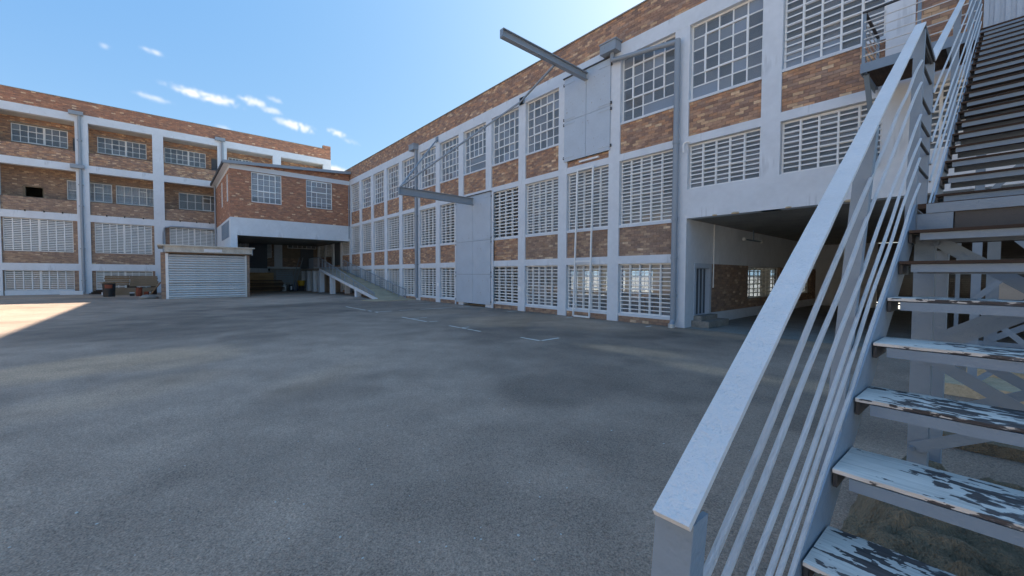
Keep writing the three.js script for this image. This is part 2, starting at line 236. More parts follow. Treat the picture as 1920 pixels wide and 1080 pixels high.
// ---------------------------------------------------------------- windows: outward is local +z, sill at local y 0
const winCache = new Map(), paneCache = new Map();
let glassRand = rng(77);
function windowGroup(parent, pos, turn, spec, single = false, label) {
  const { w, h, cols, rows, bars = 0, sash = null, wide = [], drop = [], name = 'window', bw = 0.0155, clear = 0 } = spec;
  const key = JSON.stringify(spec);
  const cs = []; for (let i = 0; i <= cols; i++) cs.push(0.035 + (w - 0.07) * i / cols);
  const rs = []; for (let i = 0; i <= rows; i++) rs.push(0.035 + (h - 0.07) * i / rows);
  if (!winCache.has(key)) {
    const fr = [bx(0, 0.045, 0, h, -0.025, 0.025), bx(w - 0.045, w, 0, h, -0.025, 0.025), bx(0.045, w - 0.045, 0, 0.05, -0.025, 0.03), bx(0.045, w - 0.045, h - 0.045, h, -0.025, 0.025)];
    const gb = [];
    for (let i = 1; i < cols; i++) { const t = wide.includes(i) ? 0.06 : 0.018; let segs = [[0.05, h - 0.045]]; for (const [c0, r0, c1, r1] of drop) if (i > c0 && i < c1) segs = subtract(segs, rs[r0], rs[r1]); for (const [a, b] of segs) gb.push(bx(cs[i] - t, cs[i] + t, a, b, -0.018, 0.018)); }
    for (let j = 1; j < rows; j++) { let segs = [[0.045, w - 0.045]]; for (const [c0, r0, c1, r1] of drop) if (j > r0 && j < r1) segs = subtract(segs, cs[c0], cs[c1]); for (const [a, b] of segs) gb.push(bx(a, b, rs[j] - 0.016, rs[j] + 0.016, -0.015, 0.015)); }
    for (const [c0, r0, c1, r1] of sash ? (Array.isArray(sash[0]) ? sash : [sash]) : []) {
      const x0 = cs[c0] - 0.03, x1 = cs[c1] + 0.03, y0 = 0.01 + (h - 0.07) * r0, y1 = 0.06 + (h - 0.07) * r1;
      fr.push(bx(x0, x0 + 0.055, y0, y1, 0.0, 0.04), bx(x1 - 0.055, x1, y0, y1, 0.0, 0.04), bx(x0 + 0.055, x1 - 0.055, y0, y0 + 0.05, 0.0, 0.04), bx(x0 + 0.055, x1 - 0.055, y1 - 0.05, y1, 0.0, 0.04));
    }
    const bb = [];
    for (let j = 1; j <= bars; j++) { const y = 0.035 + (h - 0.07) * j / (bars + 1); bb.push(bx(0.02, w - 0.02, y - bw, y + bw, 0.055, 0.067)); }
    if (bars) for (let i = 1; i < cols; i++) bb.push(bx(cs[i] - 0.017 - (bw > .016 ? .006 : 0), cs[i] + 0.017 + (bw > .016 ? .006 : 0), 0.03, h - 0.03, 0.0675, 0.079));
    winCache.set(key, [merge(fr), merge(gb), bb.length ? merge(bb) : null]);
  }
  const [fr, gb, bb] = winCache.get(key), g = part(name, parent, pos, turn, label);
  mesh('frame', fr, M.white, g); stuff(mesh('glazing_bars', gb, M.white, g)); if (bb) stuff(mesh('burglar_bars', bb, M.white, g));
  const cells = [];
  for (let j = 0; j < rows; j++) for (let i = 0; i < cols; i++) { if (drop.some(([c0, r0, c1, r1]) => i >= c0 && i < c1 && j >= r0 && j < r1)) continue; cells.push([i, j, i + 1, j + 1]); }
  for (const d of drop) cells.push(d);
  const merged = [[], [], [], [], []];
  for (const [c0, r0, c1, r1] of cells) {
    const pw = cs[c1] - cs[c0] - 0.012, ph = rs[r1] - rs[r0] - 0.012, x = (cs[c0] + cs[c1]) / 2, y = (rs[r0] + rs[r1]) / 2, q = glassRand();
    const mi = clear ? 4 : spec.old ? (q < 0.45 ? 0 : q < 0.75 ? 1 : q < 0.92 ? 2 : 3) : (q < 0.6 ? 0 : q < 0.93 ? 1 : 2), rx = (glassRand() - 0.5) * 0.018, ry = (glassRand() - 0.5) * 0.018;
    if (single) {
      const k = pw.toFixed(3) + '_' + ph.toFixed(3); if (!paneCache.has(k)) paneCache.set(k, new THREE.PlaneGeometry(pw, ph));
      const m = new THREE.Mesh(paneCache.get(k), M.glass[c1 - c0 > 1 ? 3 : mi]); m.name = 'pane'; m.position.set(x, y, -0.002); m.rotation.set(rx, ry, 0); m.castShadow = m.receiveShadow = true; g.add(m);
    } else { const pg = new THREE.PlaneGeometry(pw, ph); pg.rotateX(rx); pg.rotateY(ry); pg.translate(x, y, -0.002); merged[mi].push(pg); }
  }
  merged.forEach((l, i) => { if (l.length) stuff(mesh('panes', l, M.glass[i], g)); });
  return g;
}

// ================================================================ the setting: ground, paving, markings
{
  const R = rng(5);
  const asphalt = tex(2048, 2048, (u, v, i, j) => {
    const cells = vnoise(u * 620, v * 620, 620, 620, 201), c2 = vnoise(u * 330, v * 330, 330, 330, 203), n = fbm(u, v, 9, 9, 4, 207), w = hash(i >> 1, j >> 1, 209);
    let k = 0.56 + 0.42 * (cells - 0.5) + 0.2 * (c2 - 0.5) + 0.2 * (n - 0.5);
    if (hash(Math.floor(u * 420), Math.floor(v * 420), 211) > 0.9955) k += 0.35 * w;
    return [S(k), S(k), S(k * 1.0)];
  });
  const asB = tex(1024, 1024, (u, v) => grey(0.5 + 0.75 * (vnoise(u * 310, v * 310, 310, 310, 221) - 0.5) + 0.5 * (vnoise(u * 150, v * 150, 150, 150, 223) - .5)), false);
  M.asphalt = std({ color: 0xffffff, vertexColors: true, map: sc(asphalt, 3.7), bumpMap: sc(asB, 2.3), bumpScale: 0.011, roughness: 0.86 });
  const x0 = -30, x1 = 11.99, z0 = -44.4, z1 = 12, st = 0.2, nx = Math.round((x1 - x0) / st), nz = Math.round((z1 - z0) / st);
  const P = [], N = [], U = [], C = [], I = [];
  const blob = (x, z, cx, cz, rx, rz, a = 0) => { const c = Math.cos(a), s = Math.sin(a), dx = x - cx, dz = z - cz, p = (dx * c + dz * s) / rx, q = (-dx * s + dz * c) / rz; return p * p + q * q; };
  for (let j = 0; j <= nz; j++) for (let i = 0; i <= nx; i++) {
    const x = x0 + (x1 - x0) * i / nx, z = z0 + (z1 - z0) * j / nz;
    P.push(x, 0, z); N.push(0, 1, 0); U.push(x, z);
    const w = fb(x * 0.35 + 60, z * 0.35 + 80, 5, 301), f = fb(x * 1.7 + 60, z * 1.7 + 90, 4, 311), big = fb(x * .12 + 40, z * .12 + 70, 3, 331);
    let k = 0.51 * (0.70 + 0.38 * w + 0.4 * (f - 0.5) + 0.6 * (big - 0.5)), dustAndSun = 0;
    const add = (d, s, lo = 1.3) => { dustAndSun = Math.max(dustAndSun, s * sstep(lo, 0.2, d + 1.0 * (w - 0.5) + 0.8 * (f - 0.5))); };
    add(blob(x, z, -1.3, -9.9, 2.4, 1.0, -0.35), 0.85); add(blob(x, z, 0.3, -9.6, 1.2, 0.8, -.5), .6); add(blob(x, z, 1.9, -6.6, 1.3, 0.6, -.6), .3); add(blob(x, z, -0.5, -7.4, 1.6, .7, -.4), .35);
    add(blob(x, z, 8.7, -10.8, 1.6, 1.6), 0.6); add(blob(x, z, 10.4, -9.2, 1.5, 3.4), 0.45); add(blob(x, z, 7.5, -4.6, 0.4, 1.4, -0.2), 0.8); add(blob(x, z, 7.0, -2.8, 0.32, 1.3, 0), 0.8); add(blob(x, z, 7.1, -1.2, .35, 1.1), .6);
    add(blob(x, z, 11.4, -3, 0.5, 4), 0.6); add(blob(x, z, 8.3, -15, 2, 1.4), 0.35); add(blob(x, z, -4, -38.6, 5, 1.6), .5); add(blob(x, z, 7, -38, 4, 2), .4); add(blob(x, z, -10, -24, 6.6, 9), 0.3, 1.6);  // last blob is painted sunlight: lightens the sunlit patch; the others are dust
    let dark = 0.24 * sstep(0.55, 0.7, fb(x * .5 + 11, z * .5 + 31, 4, 341));
    dark += 0.3 * sstep(1.2, .5, blob(x, z, 8.8, -10.3, 1.3, .7) + (f - .5)) + 0.22 * sstep(1.3, .6, blob(x, z, 6.5, -21, 4.2, 3.0) + (w - .5)) + .2 * sstep(1.3, .6, blob(x, z, 11.0, -4.0, 1.5, 1.6) + (w - .5));
    k *= 1 - clamp(dark, 0, .6);
    C.push(lerp(k * 1.44, 1.2, dustAndSun * .72), lerp(k * 1.03, 0.76, dustAndSun * .72), lerp(k * .765, 0.46, dustAndSun * .72));
  }
  for (let j = 0; j < nz; j++) for (let i = 0; i < nx; i++) { const a = j * (nx + 1) + i, b = a + 1, c = a + nx + 1, d = c + 1; I.push(a, c, b, b, c, d); }
  const g = new THREE.BufferGeometry();
  g.setAttribute('position', new THREE.Float32BufferAttribute(P, 3)); g.setAttribute('normal', new THREE.Float32BufferAttribute(N, 3)); g.setAttribute('uv', new THREE.Float32BufferAttribute(U, 2)); g.setAttribute('color', new THREE.Float32BufferAttribute(C, 3)); g.setIndex(I);
  struct('yard', g, M.asphalt);
  const far = new THREE.PlaneGeometry(900, 900); far.rotateX(-Math.PI / 2); far.translate(0, -0.006, 0); { const uv = far.attributes.uv, p = far.attributes.position; for (let i = 0; i < uv.count; i++) uv.setXY(i, p.getX(i), p.getZ(i)); }
  struct('ground', far, std({ color: lin(0.34, 0.31, 0.27), map: M.concrete.map, roughness: 0.95 }));
  // worn white parking lines
  const ln = (xa, xb, za, zb) => { // broken into worn pieces
    const L = Math.max(xb - xa, zb - za), n = Math.max(1, Math.round(L / 0.35)), G = [];
    for (let i = 0; i < n; i++) { const wear = R(); if (L > 2 && wear < 0.22) continue; const a = i / n, b = (i + 1) / n - (wear < .5 ? .12 / n : 0), j = (R() - .5) * 0.012; if (xb - xa > zb - za) { const p = new THREE.PlaneGeometry((xb - xa) * (b - a), zb - za - .02 * R()); p.rotateX(-Math.PI / 2); p.translate(lerp(xa, xb, (a + b) / 2), 0.004, (za + zb) / 2 + j); G.push(p); } else { const p = new THREE.PlaneGeometry(xb - xa - .02 * R(), (zb - za) * (b - a)); p.rotateX(-Math.PI / 2); p.translate((xa + xb) / 2 + j, 0.004, lerp(za, zb, (a + b) / 2)); G.push(p); } }
    struct('parking_line', G, M.line);
  };
  ln(6.68, 6.77, -20.2, -15.9); ln(6.78, 11.6, -16.63, -16.54); ln(6.64, 6.73, -13.95, -12.1); ln(6.74, 7.4, -13.33, -13.24); ln(6.74, 7.1, -12.05, -11.97); ln(6.66, 6.75, -10.7, -9.05); ln(6.76, 7.05, -10.1, -10.02);
  ln(6.82, 6.91, -7.55, -6.82); ln(6.92, 7.55, -6.9, -6.81); ln(11.2, 11.8, -13.25, -13.16); ln(11.33, 11.68, -9.97, -9.88); ln(11.3, 11.68, -6.68, -6.59); ln(9.9, 11.6, -19.9, -19.82);
  // loose chips on the asphalt
  const G = []; for (let i = 0; i < 130; i++) { const a = R() * 6.283, d = 1.2 + R() * R() * 11, x = Math.sin(0.55 + (R() - .5) * 1.5) * d, z = -Math.cos(.55 + (a - 3.14) * .28) * d; if (x > 11 || (x > .3 && z > -.9)) continue; const s = 0.004 + 0.007 * R() * R(); const p = new THREE.IcosahedronGeometry(s, 0); p.scale(1, .55, 1.3); p.rotateY(R() * 6); p.translate(x, s * .35, z); G.push(p); }
  const chips = stuff(mesh('stone_chips', G, std({ color: lin(.55, .54, .5), roughness: .8 }))); chips.userData.label = 'scattered pale stone chips lying on the yard asphalt'; chips.userData.category = 'stone chips';
  single('twig', [tube([V(1.02, .012, -1.6), V(1.06, .016, -1.62), V(1.12, .012, -1.63)], 0.006, 6)], M.woodDark, 'short dark twig lying on the asphalt beside the handrail foot', 'twig');
}

// ================================================================ warehouse on the right
const XR = 11.95;
const PC = (k) => -3.55 - 2.395 * k;
{
  const b = thing('warehouse_building', 'long three storey brick warehouse with pale painted frame and barred steel windows', 'building', [0, 0, 0]);
  const brk = [], near = [], mort = [];
  const zA = -44.27, zB = 3.86;
  for (let k = -3; k <= 17; k++) { const c = PC(k), y0 = k > -3 && k < 1 ? 3.33 : 0; const s = 0.225; mesh('pillar', bx(XR, XR + 0.33, y0, 9.1, c - s, c + s), M.paint, b); }
  const bandF = XR + 0.003;
  mesh('band', bx(bandF, XR + .31, 2.0, 2.27, zA, PC(1)), M.paint, b);
  mesh('band', bx(bandF, XR + .31, 5.55, 5.78, zA, zB), M.paint, b);
  mesh('roof_band', bx(XR - 0.004, XR + .33, 9.06, 9.53, zA, zB), M.paint, b);
  mesh('lintel_beam', bx(XR - 0.002, XR + .33, 3.33, 4.2, PC(1) + .225, zB), M.paint, b);
  { // chipped lower edge of the beam
    const R = rng(9), G = []; for (const z of [-4.9, -4.35, -3.1, -1.9]) { const p = new THREE.IcosahedronGeometry(0.05 + R() * .03, 1); p.scale(.5, .5, 1.6); p.translate(XR + .012, 3.345, z); G.push(p); } mesh('chipped_edge', G, M.tanConcrete, b);
  }
  // parapet
  brickField(brk, [XR + 0.03, 9.53, zA], [0, 0, 1], [-1, 0, 0], zB - zA, 0.96, { seed: 11 }); mort.push(bx(XR + 0.03, XR + .3, 9.53, 10.49, zA, zB));
  mesh('coping', bx(XR - 0.02, XR + .36, 10.49, 10.53, zA, zB), M.concrete, b);
  const T = -Math.PI / 2;
  const spec2 = (o) => ({ w: 1.93, h: 2.2, cols: 5, rows: 6, old: 1, sash: [1, 2 / 6, 4, 5 / 6], ...o });
  const spec1 = (cols, o) => ({ w: 1.93, h: 2.21, cols, rows: 6, bars: 17, sash: cols > 4 ? [1, 8 / 18, 4, 14 / 18] : [1, 8 / 18, 3, 14 / 18], ...o });
  const spec0 = (cols, o) => ({ w: 1.93, h: 1.72, cols, rows: 4, bars: 11, sash: cols > 4 ? [1, 0, 4, 0.5] : [1, 0, 3, 0.5], ...o });
  for (let n = -4; n <= 15; n++) {
    const zl = PC(13 - n) + .225, zr = PC(12 - n) - .225, w = zr - zl, wz = zl + 0.008, wx = XR + 0.16, tunnel = n >= 12, sgl = n >= 9 && n <= 14;
    const panel = (y0, y1, pal, list) => { brickField(list ?? brk, [XR + .07, y0, zl], [0, 0, 1], [-1, 0, 0], w, y1 - y0, { seed: 100 + n * 7 + Math.round(y0 * 10), pal }); mort.push(bx(XR + .07, XR + .3, y0, y1, zl, zr)); };
    const sill = (y, s = 0.07) => mesh('sill', bx(XR + .02, XR + .25, y, y + s, zl, zr), M.paint, b);
    // top floor
    if (n === 10) { panel(5.78, 6.02, 'warm'); }
    else if (n === 14) { panel(5.78, 9.06, 'warm'); }
    else {
      panel(5.78, 6.79, 'warm', n >= 11 && n <= 13 ? near : null); sill(6.79);
      const o = n === 13 ? { bars: 11, drop: [[0, 0, 2, 1]] } : n === 12 ? { drop: [[0, 0, 2, 1]] } : n === 11 ? { drop: [[2, 0, 5, 1]] } : n === 9 ? { drop: [[1, 3, 3, 4]] } : n === 7 ? { drop: [[1, 0, 5, 1], [1, 1, 5, 2]] } : n === 0 ? { bars: 11 } : {};
      windowGroup(b, [wx, 6.86, wz], T, spec2(o), sgl && n !== 9, 'upper floor window in thin white steel frame');
    }
    // middle floor
    if (n === 7) { /* tall steel door */ }
    else if (tunnel) { windowGroup(b, [wx, 4.21, wz], T, { w: 1.93, h: 1.33, cols: 5, rows: 5, bars: 9, sash: [1, 0.4, 4, 1] }, sgl, 'low wide barred window above the drive-through'); }
    else if (n === -2) { panel(2.27, 2.4, 'warm'); mesh('door', [bx(XR + .1, XR + .15, 2.27, 4.85, zl + .1, zr - .1)], M.doorDark, b, 'dark grey door at the head of the ramp'); mort.push(bx(XR + .12, XR + .3, 4.85, 5.55, zl, zr)); }
    else { panel(2.27, 3.25, n > 8 ? 'dull' : 'warm'); sill(3.25, .09); windowGroup(b, [wx, 3.34, wz], T, spec1(n > 8 ? 5 : 4, n > 8 ? {} : { bw: .022, clear: 1, rows: 7, bars: 13, sash: [1, 6 / 14, 3, 11 / 14] }), sgl, 'middle floor window behind white burglar bars'); }
    // ground floor
    if (!tunnel && n !== 7) { panel(0.0, 0.2, 'dull'); sill(0.2, .08); windowGroup(b, [wx, 0.28, wz], T, spec0(n > 8 ? 5 : 4, n > 8 ? {} : { bw: .022, clear: 1 }), n === 11, 'ground floor window behind white burglar bars'); }
  }
  // tall loading doors
  const leafDoor = (name, label, z0, z1, y0, y1, joints, x) => {
    const d = part(name, b, [0, 0, 0], 0, label), zm = (z0 + z1) / 2, ys = [y0, ...joints, y1];
    for (let i = 0; i < ys.length - 1; i++) for (const [a, c] of [[z0, zm - .008], [zm + .008, z1]]) mesh('leaf_panel', bx(x, x + .035, ys[i] + (i ? .012 : 0), ys[i + 1], a, c), M.door, d);
    mesh('backing', bx(x + .036, x + .06, y0, y1, z0 + .02, z1 - .02), M.doorDark, d);
    const G = []; for (const y of [...joints.flatMap((j) => [j - .1, j + .1]), y1 - .22, y0 + .15]) G.push(bx(x - .014, x - .001, y - .016, y + .016, z0 - .02, z0 + .5), bx(x - .014, x - .001, y - .016, y + .016, z1 - .5, z1 + .02));
    mesh('strap_hinge', G, M.door, d);
    const K = []; for (const y of [...joints.flatMap((j) => [j - .1, j + .1]), y1 - .22, y0 + .15]) K.push(cyl(.03, .03, .09, x + .012, y - .045, z0 - .035, 10), cyl(.03, .03, .09, x + .012, y - .045, z1 + .035, 10));
    mesh('hinge_pin', K, M.darkSteel, d);
    mesh('head_strip', bx(x - .05, x + .06, y1 + .002, y1 + .035, z0 - .05, z1 + .05), M.darkSteel, d);
    return d;
  };
  leafDoor('loading_door', 'tall blue grey steel double door rising through two storeys', -18.28, -15.27, 0.14, 5.6, [1.62, 3.3], XR - .06);
  mesh('door_frame_post', bx(XR - .05, XR, 0, 5.6, -18.42, -18.33), M.paint, b); mesh('door_frame_post', bx(XR - .05, XR, 0, 5.6, -15.22, -15.1), M.paint, b);
  leafDoor('upper_loading_door', 'blue grey steel double door hung high in the top storey', -10.62, -8.5, 6.02, 9.2, [7.55], XR - .05);
  mesh('strip_lamp', [bx(XR - .02, XR + .05, 5.87, 5.93, -9.9, -9.0)], M.white, b, 'white strip lamp under the upper loading door');
  // drainage
  const pipes = (name, z, hop, label, low = 0.25) => {
    const d = part(name, b, [0, 0, 0], 0, label);
    mesh('hopper', [bx(XR - .34, XR + .0, hop - .16, hop + .16, z - .32, z + .32), bx(XR - .37, XR + .0, hop + .16, hop + .2, z - .35, z + .35)], M.gutter, d);
    return d;
  };
  { const d = pipes('downpipe', -22.9, 9.42, 'grey downpipe falling from a hopper at the middle of the facade'); mesh('pipe', [tube([V(XR - .11, 9.3, -22.72), V(XR - .11, .15, -22.72)], .085, 12)], M.gutter, d); mesh('bracket', [2.2, 5.2, 7.7].map((y) => bx(XR - .21, XR - .01, y, y + .05, -22.82, -22.62)), M.gutter, d); }
  { const d = pipes('downpipe', -8.42, 9.42, 'grey downpipe with a sloping offset from its hopper, beside the drive-through'); mesh('pipe', [tube([V(XR - .14, 9.28, -8.36), V(XR - .14, 9.06, -8.36), V(XR - .14, 9.0, -8.3)], .075, 12), tube([V(XR - .14, 9.02, -8.36), V(XR - .14, 8.66, -6.06)], .075, 12), tube([V(XR - .14, 8.72, -6.02), V(XR - .14, .35, -6.02)], .085, 12), tube([V(XR - .14, .4, -6.02), V(XR - .15, .2, -6.02), V(XR - .3, .07, -5.98)], .08, 12)], M.gutter, d); mesh('socket', [.95, 3.3, 5.6, 2.1].map((y) => cyl(.1, .1, .09, XR - .14, y, -6.02, 14)), M.gutter, d); mesh('shoe', [cyl(.1, .1, .12, XR - .3, .01, -5.98, 12)], M.galv, d); mesh('overflow_pipe', [tube([V(XR - .1, 5.3, -5.8), V(XR - .1, 5.55, -5.8), V(XR - .08, 5.6, -5.72), V(XR, 5.6, -5.66)], .025, 8)], M.white, d); }
  mesh('notice', [bx(XR - .012, XR, .88, 1.1, -13.33, -13.17)], M.white, b, 'small white notice fixed to a pillar'); mesh('notice', [bx(XR - .012, XR, .95, 1.12, -20.35, -20.2)], M.white, b);
  // inside: floors, back wall with windows, end walls, roof
  const XB = 27.7, zt = -5.75;
  mesh('floor_slab', [bx(XR + .32, XB, 2.03, 2.25, zA, zt - .25), bx(XR + .32, XB, 5.56, 5.76, zA, zB), bx(XR + .32, XB, 3.9, 4.12, zt - .25, zB)], M.ceiling, b);
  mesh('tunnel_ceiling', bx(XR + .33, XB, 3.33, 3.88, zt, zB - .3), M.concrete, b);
  mesh('room_floor', [bx(XR + .32, XB, -.02, .04, zA, zt - .25)], M.floorIn, b);
  mesh('roof', bx(XR + .32, XB + .2, 9.2, 9.5, zA, zB), M.ceiling, b);
  mesh('end_wall', [bx(XR + .31, XB, 0, 10.4, zA - .25, zA), bx(XR + .31, XB, 3.34, 10.4, zB, zB + .25)], M.cream, b);
  // tunnel walls
  const th = [[12.6 - XR, 13.84 - XR, 0.33, 1.95], [17.28 - XR, 21.2 - XR, .7, 1.93], [23.9 - XR, 26.4 - XR, .7, 1.9]];
  mesh('tunnel_wall', [bx(XR + .33, XB, 2.0, 3.33, zt - .24, zt), bx(XR + .33, 12.6, 0, 2, zt - .24, zt), bx(12.6, 13.84, 0, .33, zt - .24, zt), bx(13.84, XB, 0, .36, zt - .24, zt - .0)], M.paint, b);
  mesh('tunnel_wall', [bx(XR + .33, XB, 0, 3.33, zB - .3, zB)], M.paint, b);
  for (const [x0, x1] of [[13.84, 17.28], [21.2, 23.9], [26.4, XB]]) { brickField(brk, [x0, .36, zt - .03], [1, 0, 0], [0, 0, 1], x1 - x0, 1.64, { seed: 400 + Math.round(x0), pal: 'dull' }); mort.push(bx(x0, x1, .36, 2.0, zt - .24, zt - .03)); }
  for (const [x0, x1] of [[17.28, 21.2], [23.9, 26.4]]) { brickField(brk, [x0, .36, zt - .03], [1, 0, 0], [0, 0, 1], x1 - x0, .34, { seed: 420 + Math.round(x0), pal: 'dull' }); mort.push(bx(x0, x1, .36, .7, zt - .24, zt - .03)); windowGroup(b, [x0 + .01, .71, zt - .14], 0, { w: x1 - x0 - .02, h: 1.28, cols: 8, rows: 7, name: 'tunnel_window' }); }
  { const d = part('tunnel_door', b, [0, 0, 0], 0, 'grey ribbed door up two steps in the drive-through'); mesh('leaf', bx(12.7, 13.7, .34, 1.85, zt - .16, zt - .12), M.door, d); const G = []; for (let i = 0; i < 4; i++) G.push(bx(12.78 + i * .25, 12.88 + i * .25, .36, 1.83, zt - .119, zt - .1)); mesh('rib', G, M.doorDark, d); mesh('jamb', [bx(12.6, 12.7, .33, 1.85, zt - .2, zt + .02), bx(13.7, 13.84, .33, 1.85, zt - .2, zt + .02), bx(12.6, 13.84, 1.85, 2.0, zt - .2, zt + .021)], M.door, d); }
  mesh('conduit', [tube([V(13.95, 3.32, zt + .03), V(13.95, 1.2, zt + .03)], .022, 8)], M.white, b, 'white conduit down the tunnel wall');
  { const d = part('tunnel_lamp', b); mesh('batten', bx(16.1, 17.9, 2.93, 2.97, zt + .2, zt + .26), M.steel, d); mesh('end_cap', [bx(16.0, 16.14, 2.9, 3.0, zt + .19, zt + .27), bx(17.86, 17.95, 2.91, 2.99, zt + .19, zt + .27)], M.white, d); mesh('stem', [bx(16.95, 17.0, 2.97, 3.33, zt + .21, zt + .25)], M.steel, d); }
  mesh('socket_plate', bx(12.2, 12.3, .62, .78, zt, zt + .015), M.white, b);
  // roller grille across the far end of the drive-through
  { const d = part('roller_grille', b, [0, 0, 0], 0, 'dark slatted roller shutter closing the far end of the drive-through'); const zs0 = -3.2, zs1 = 3.4; for (let i = 0; i < 30; i++) { const y = .3 + i * .1; mesh('slat', bx(XB - .05, XB - .02, y, y + .0988, zs0, zs1), M.darkSteel, d); } mesh('side_wall', bx(XB - .2, XB, 0, 3.33, zt, zs0), M.paint, d); mesh('side_wall', bx(XB - .2, XB, 0, 3.33, zs1, zB - .3), M.paint, d); mesh('bottom_bar', [bx(XB - .07, XB - .01, .17, .26, zs0, zs1)], M.darkSteel, d); }
  // back wall with its own windows
  const xw = XB; const G = [];
  for (let k = -3; k <= 17; k++) G.push(bx(xw, xw + .3, k > -3 && k < 1 ? 3.33 : 0, 9.1, PC(k) - .225, PC(k) + .225));
  G.push(bx(xw + .003, xw + .28, 0, .3, zA, zt), bx(xw + .003, xw + .28, 2.0, 3.34, zA, zt), bx(xw + .003, xw + .28, 5.5, 6.86, zA, zB), bx(xw - .003, xw + .29, 9.05, 10.45, zA, zB), bx(xw + .003, xw + .28, 3.33, 4.2, zt, zB));
  G.push(bx(xw + .004, xw + .27, .3, 2, zA, PC(9)), bx(xw + .004, xw + .27, .3, 2, PC(5), PC(3)));
  const lit = (n) => n === 8 || n === 10 || n === 12 || n === 14 || n === 13; for (let n = -4; n <= 15; n++) if (!lit(n)) G.push(bx(xw + .005, xw + .26, n < 12 ? 3.34 : 4.2, 5.5, PC(13 - n), PC(12 - n)), bx(xw + .005, xw + .26, 6.86, 9.05, PC(13 - n), PC(12 - n)));
  mesh('back_wall', G, M.cream, b);
  for (let n = -4; n <= 15; n += 1) { const zr = PC(12 - n) - .225; const T2 = Math.PI / 2; if ((n > 3 && n < 8) || n === 10 || n === 11) windowGroup(b, [xw + .15, .3, zr], T2, { w: 1.94, h: 1.7, cols: 5, rows: 4, name: 'back_window' }); if (lit(n)) windowGroup(b, [xw + .15, n < 12 ? 3.34 : 4.2, zr], T2, { w: 1.94, h: n < 12 ? 2.16 : 1.3, cols: 5, rows: 5, name: 'back_window' }); if (lit(n)) windowGroup(b, [xw + .15, 6.86, zr], T2, { w: 1.94, h: 2.19, cols: 5, rows: 5, name: 'back_window' }); }
  mesh('mortar', mort, M.mortar, b);
  // the nearest bricks one by one, the others as one piece
  const indiv = near.filter((q) => q.full).slice(0, 300), rest = near.filter((q) => !indiv.includes(q)).concat(brk), geoOf = new Map();
  for (const q of indiv) {
    const kk = q.ci + '_' + Math.round((q.k - .86) / .07); let g = geoOf.get(kk);
    if (!g) { const W = q.u1 - q.u0, Hh = q.v1 - q.v0; g = brickGeo([{ ...q, o: [0, 0, 0], u0: -W / 2, u1: W / 2, v0: -Hh / 2, v1: Hh / 2, d: .011 }]); geoOf.set(kk, g); }
    const m = new THREE.Mesh(g, M.brick); m.name = 'brick'; m.position.set(q.o[0], q.o[1] + (q.v0 + q.v1) / 2, q.o[2] + (q.u0 + q.u1) / 2); m.castShadow = m.receiveShadow = true; b.add(m);
  }
  stuff(mesh('bricks', brickGeo(rest), M.brick, b));
  // furniture glimpsed through the ground floor windows
  single('work_table', [bx(14.6, 15.5, .74, .8, -10.6, -8.6), bx(14.65, 14.72, .04, .74, -10.55, -10.48), bx(15.38, 15.45, .04, .74, -10.55, -10.48), bx(14.65, 14.72, .04, .74, -8.72, -8.65), bx(15.38, 15.45, .04, .74, -8.72, -8.65)], M.ply, 'plywood work table seen through the ground floor window', 'table');
  single('blue_board', [bx(13.9, 13.93, .35, .75, -9.6, -9.2)], std({ color: lin(.2, .45, .6), roughness: .6 }), 'pale blue board propped inside the ground floor window', 'board');
}

// floor of the drive-through, with steps and kerbs
{
  struct('drive_through_floor', bx(11.99, 40, -.05, .002, -5.75, 3.6), M.concrete);
  const s = thing('door_steps', 'two worn white concrete steps before the grey door in the drive-through', 'steps', [0, 0, 0]);
  mesh('step', bx(12.45, 13.95, .003, .2, -5.74, -5.2), M.concrete, s); mesh('step', bx(12.6, 13.8, .2, .34, -5.74, -5.5), M.concrete, s);
}

// ================================================================ hoist beams
function hoist(label, x0, x1, y0, y1, z, rods) {
  const h = thing('hoist_beam', label, 'beam', [0, 0, 0], 0), w = .085, t = .014, ym = (y0 + y1) / 2;
  mesh('beam', [bx(x0, x1, y0, y0 + t * 1.6, z - w, z + w), bx(x0, x1, y1 - t * 1.6, y1, z - w, z + w), bx(x0, x1, y0 + t * 1.6, y1 - t * 1.6, z - t / 2, z + t / 2)], M.gutter, h);
  mesh('end_plate', bx(x0 - .012, x0 - .001, y0 + .02, y1 - .02, z - w + .01, z + w - .01), M.steel, h);
  for (const [p, q] of rods) mesh('tie_rod', tube([p, q], .042, 8), M.gutter, h);
  mesh('anchor_plate', rods.map(([, q]) => bx(XR - .05, XR - .005, q.y - .15, q.y + .15, q.z - .12, q.z + .12)), M.steel, h);
  return h;
}
hoist('lower steel hoist beam reaching out above the tall loading door', 7.91, XR - .06, 5.14, 5.48, -16.76, [[V(7.98, 5.49, -16.78), V(XR - .03, 9.2, -13.09)], [V(7.98, 5.49, -16.74), V(XR - .03, 9.33, -20.33)]]);
hoist('upper steel hoist beam reaching out above the high loading door', 7.85, XR - .05, 8.8, 9.06, -9.56, [[V(10.22, 8.8, -9.58), V(XR - .03, 9.2, -13.15)]]);

// white frame standing against the warehouse
{
  const f = thing('metal_frame', 'tall narrow white metal frame standing against the barred windows', 'frame', [0, 0, 0]), x = XR - .1;
  mesh('upright', bar(V(x - .1, .06, -9.95), V(x - .0, 5.58, -9.88), .05, .05), M.white, f); mesh('upright', bar(V(x - .1, .06, -9.19), V(x - .0, 5.58, -9.16), .05, .05), M.white, f);
  for (const [y, k] of [[.06, -.1], [2.12, -.06], [5.56, 0]]) mesh('cross_rail', bar(V(x + k, y, -9.92), V(x + k, y, -9.18), .04, .06), M.white, f);
}

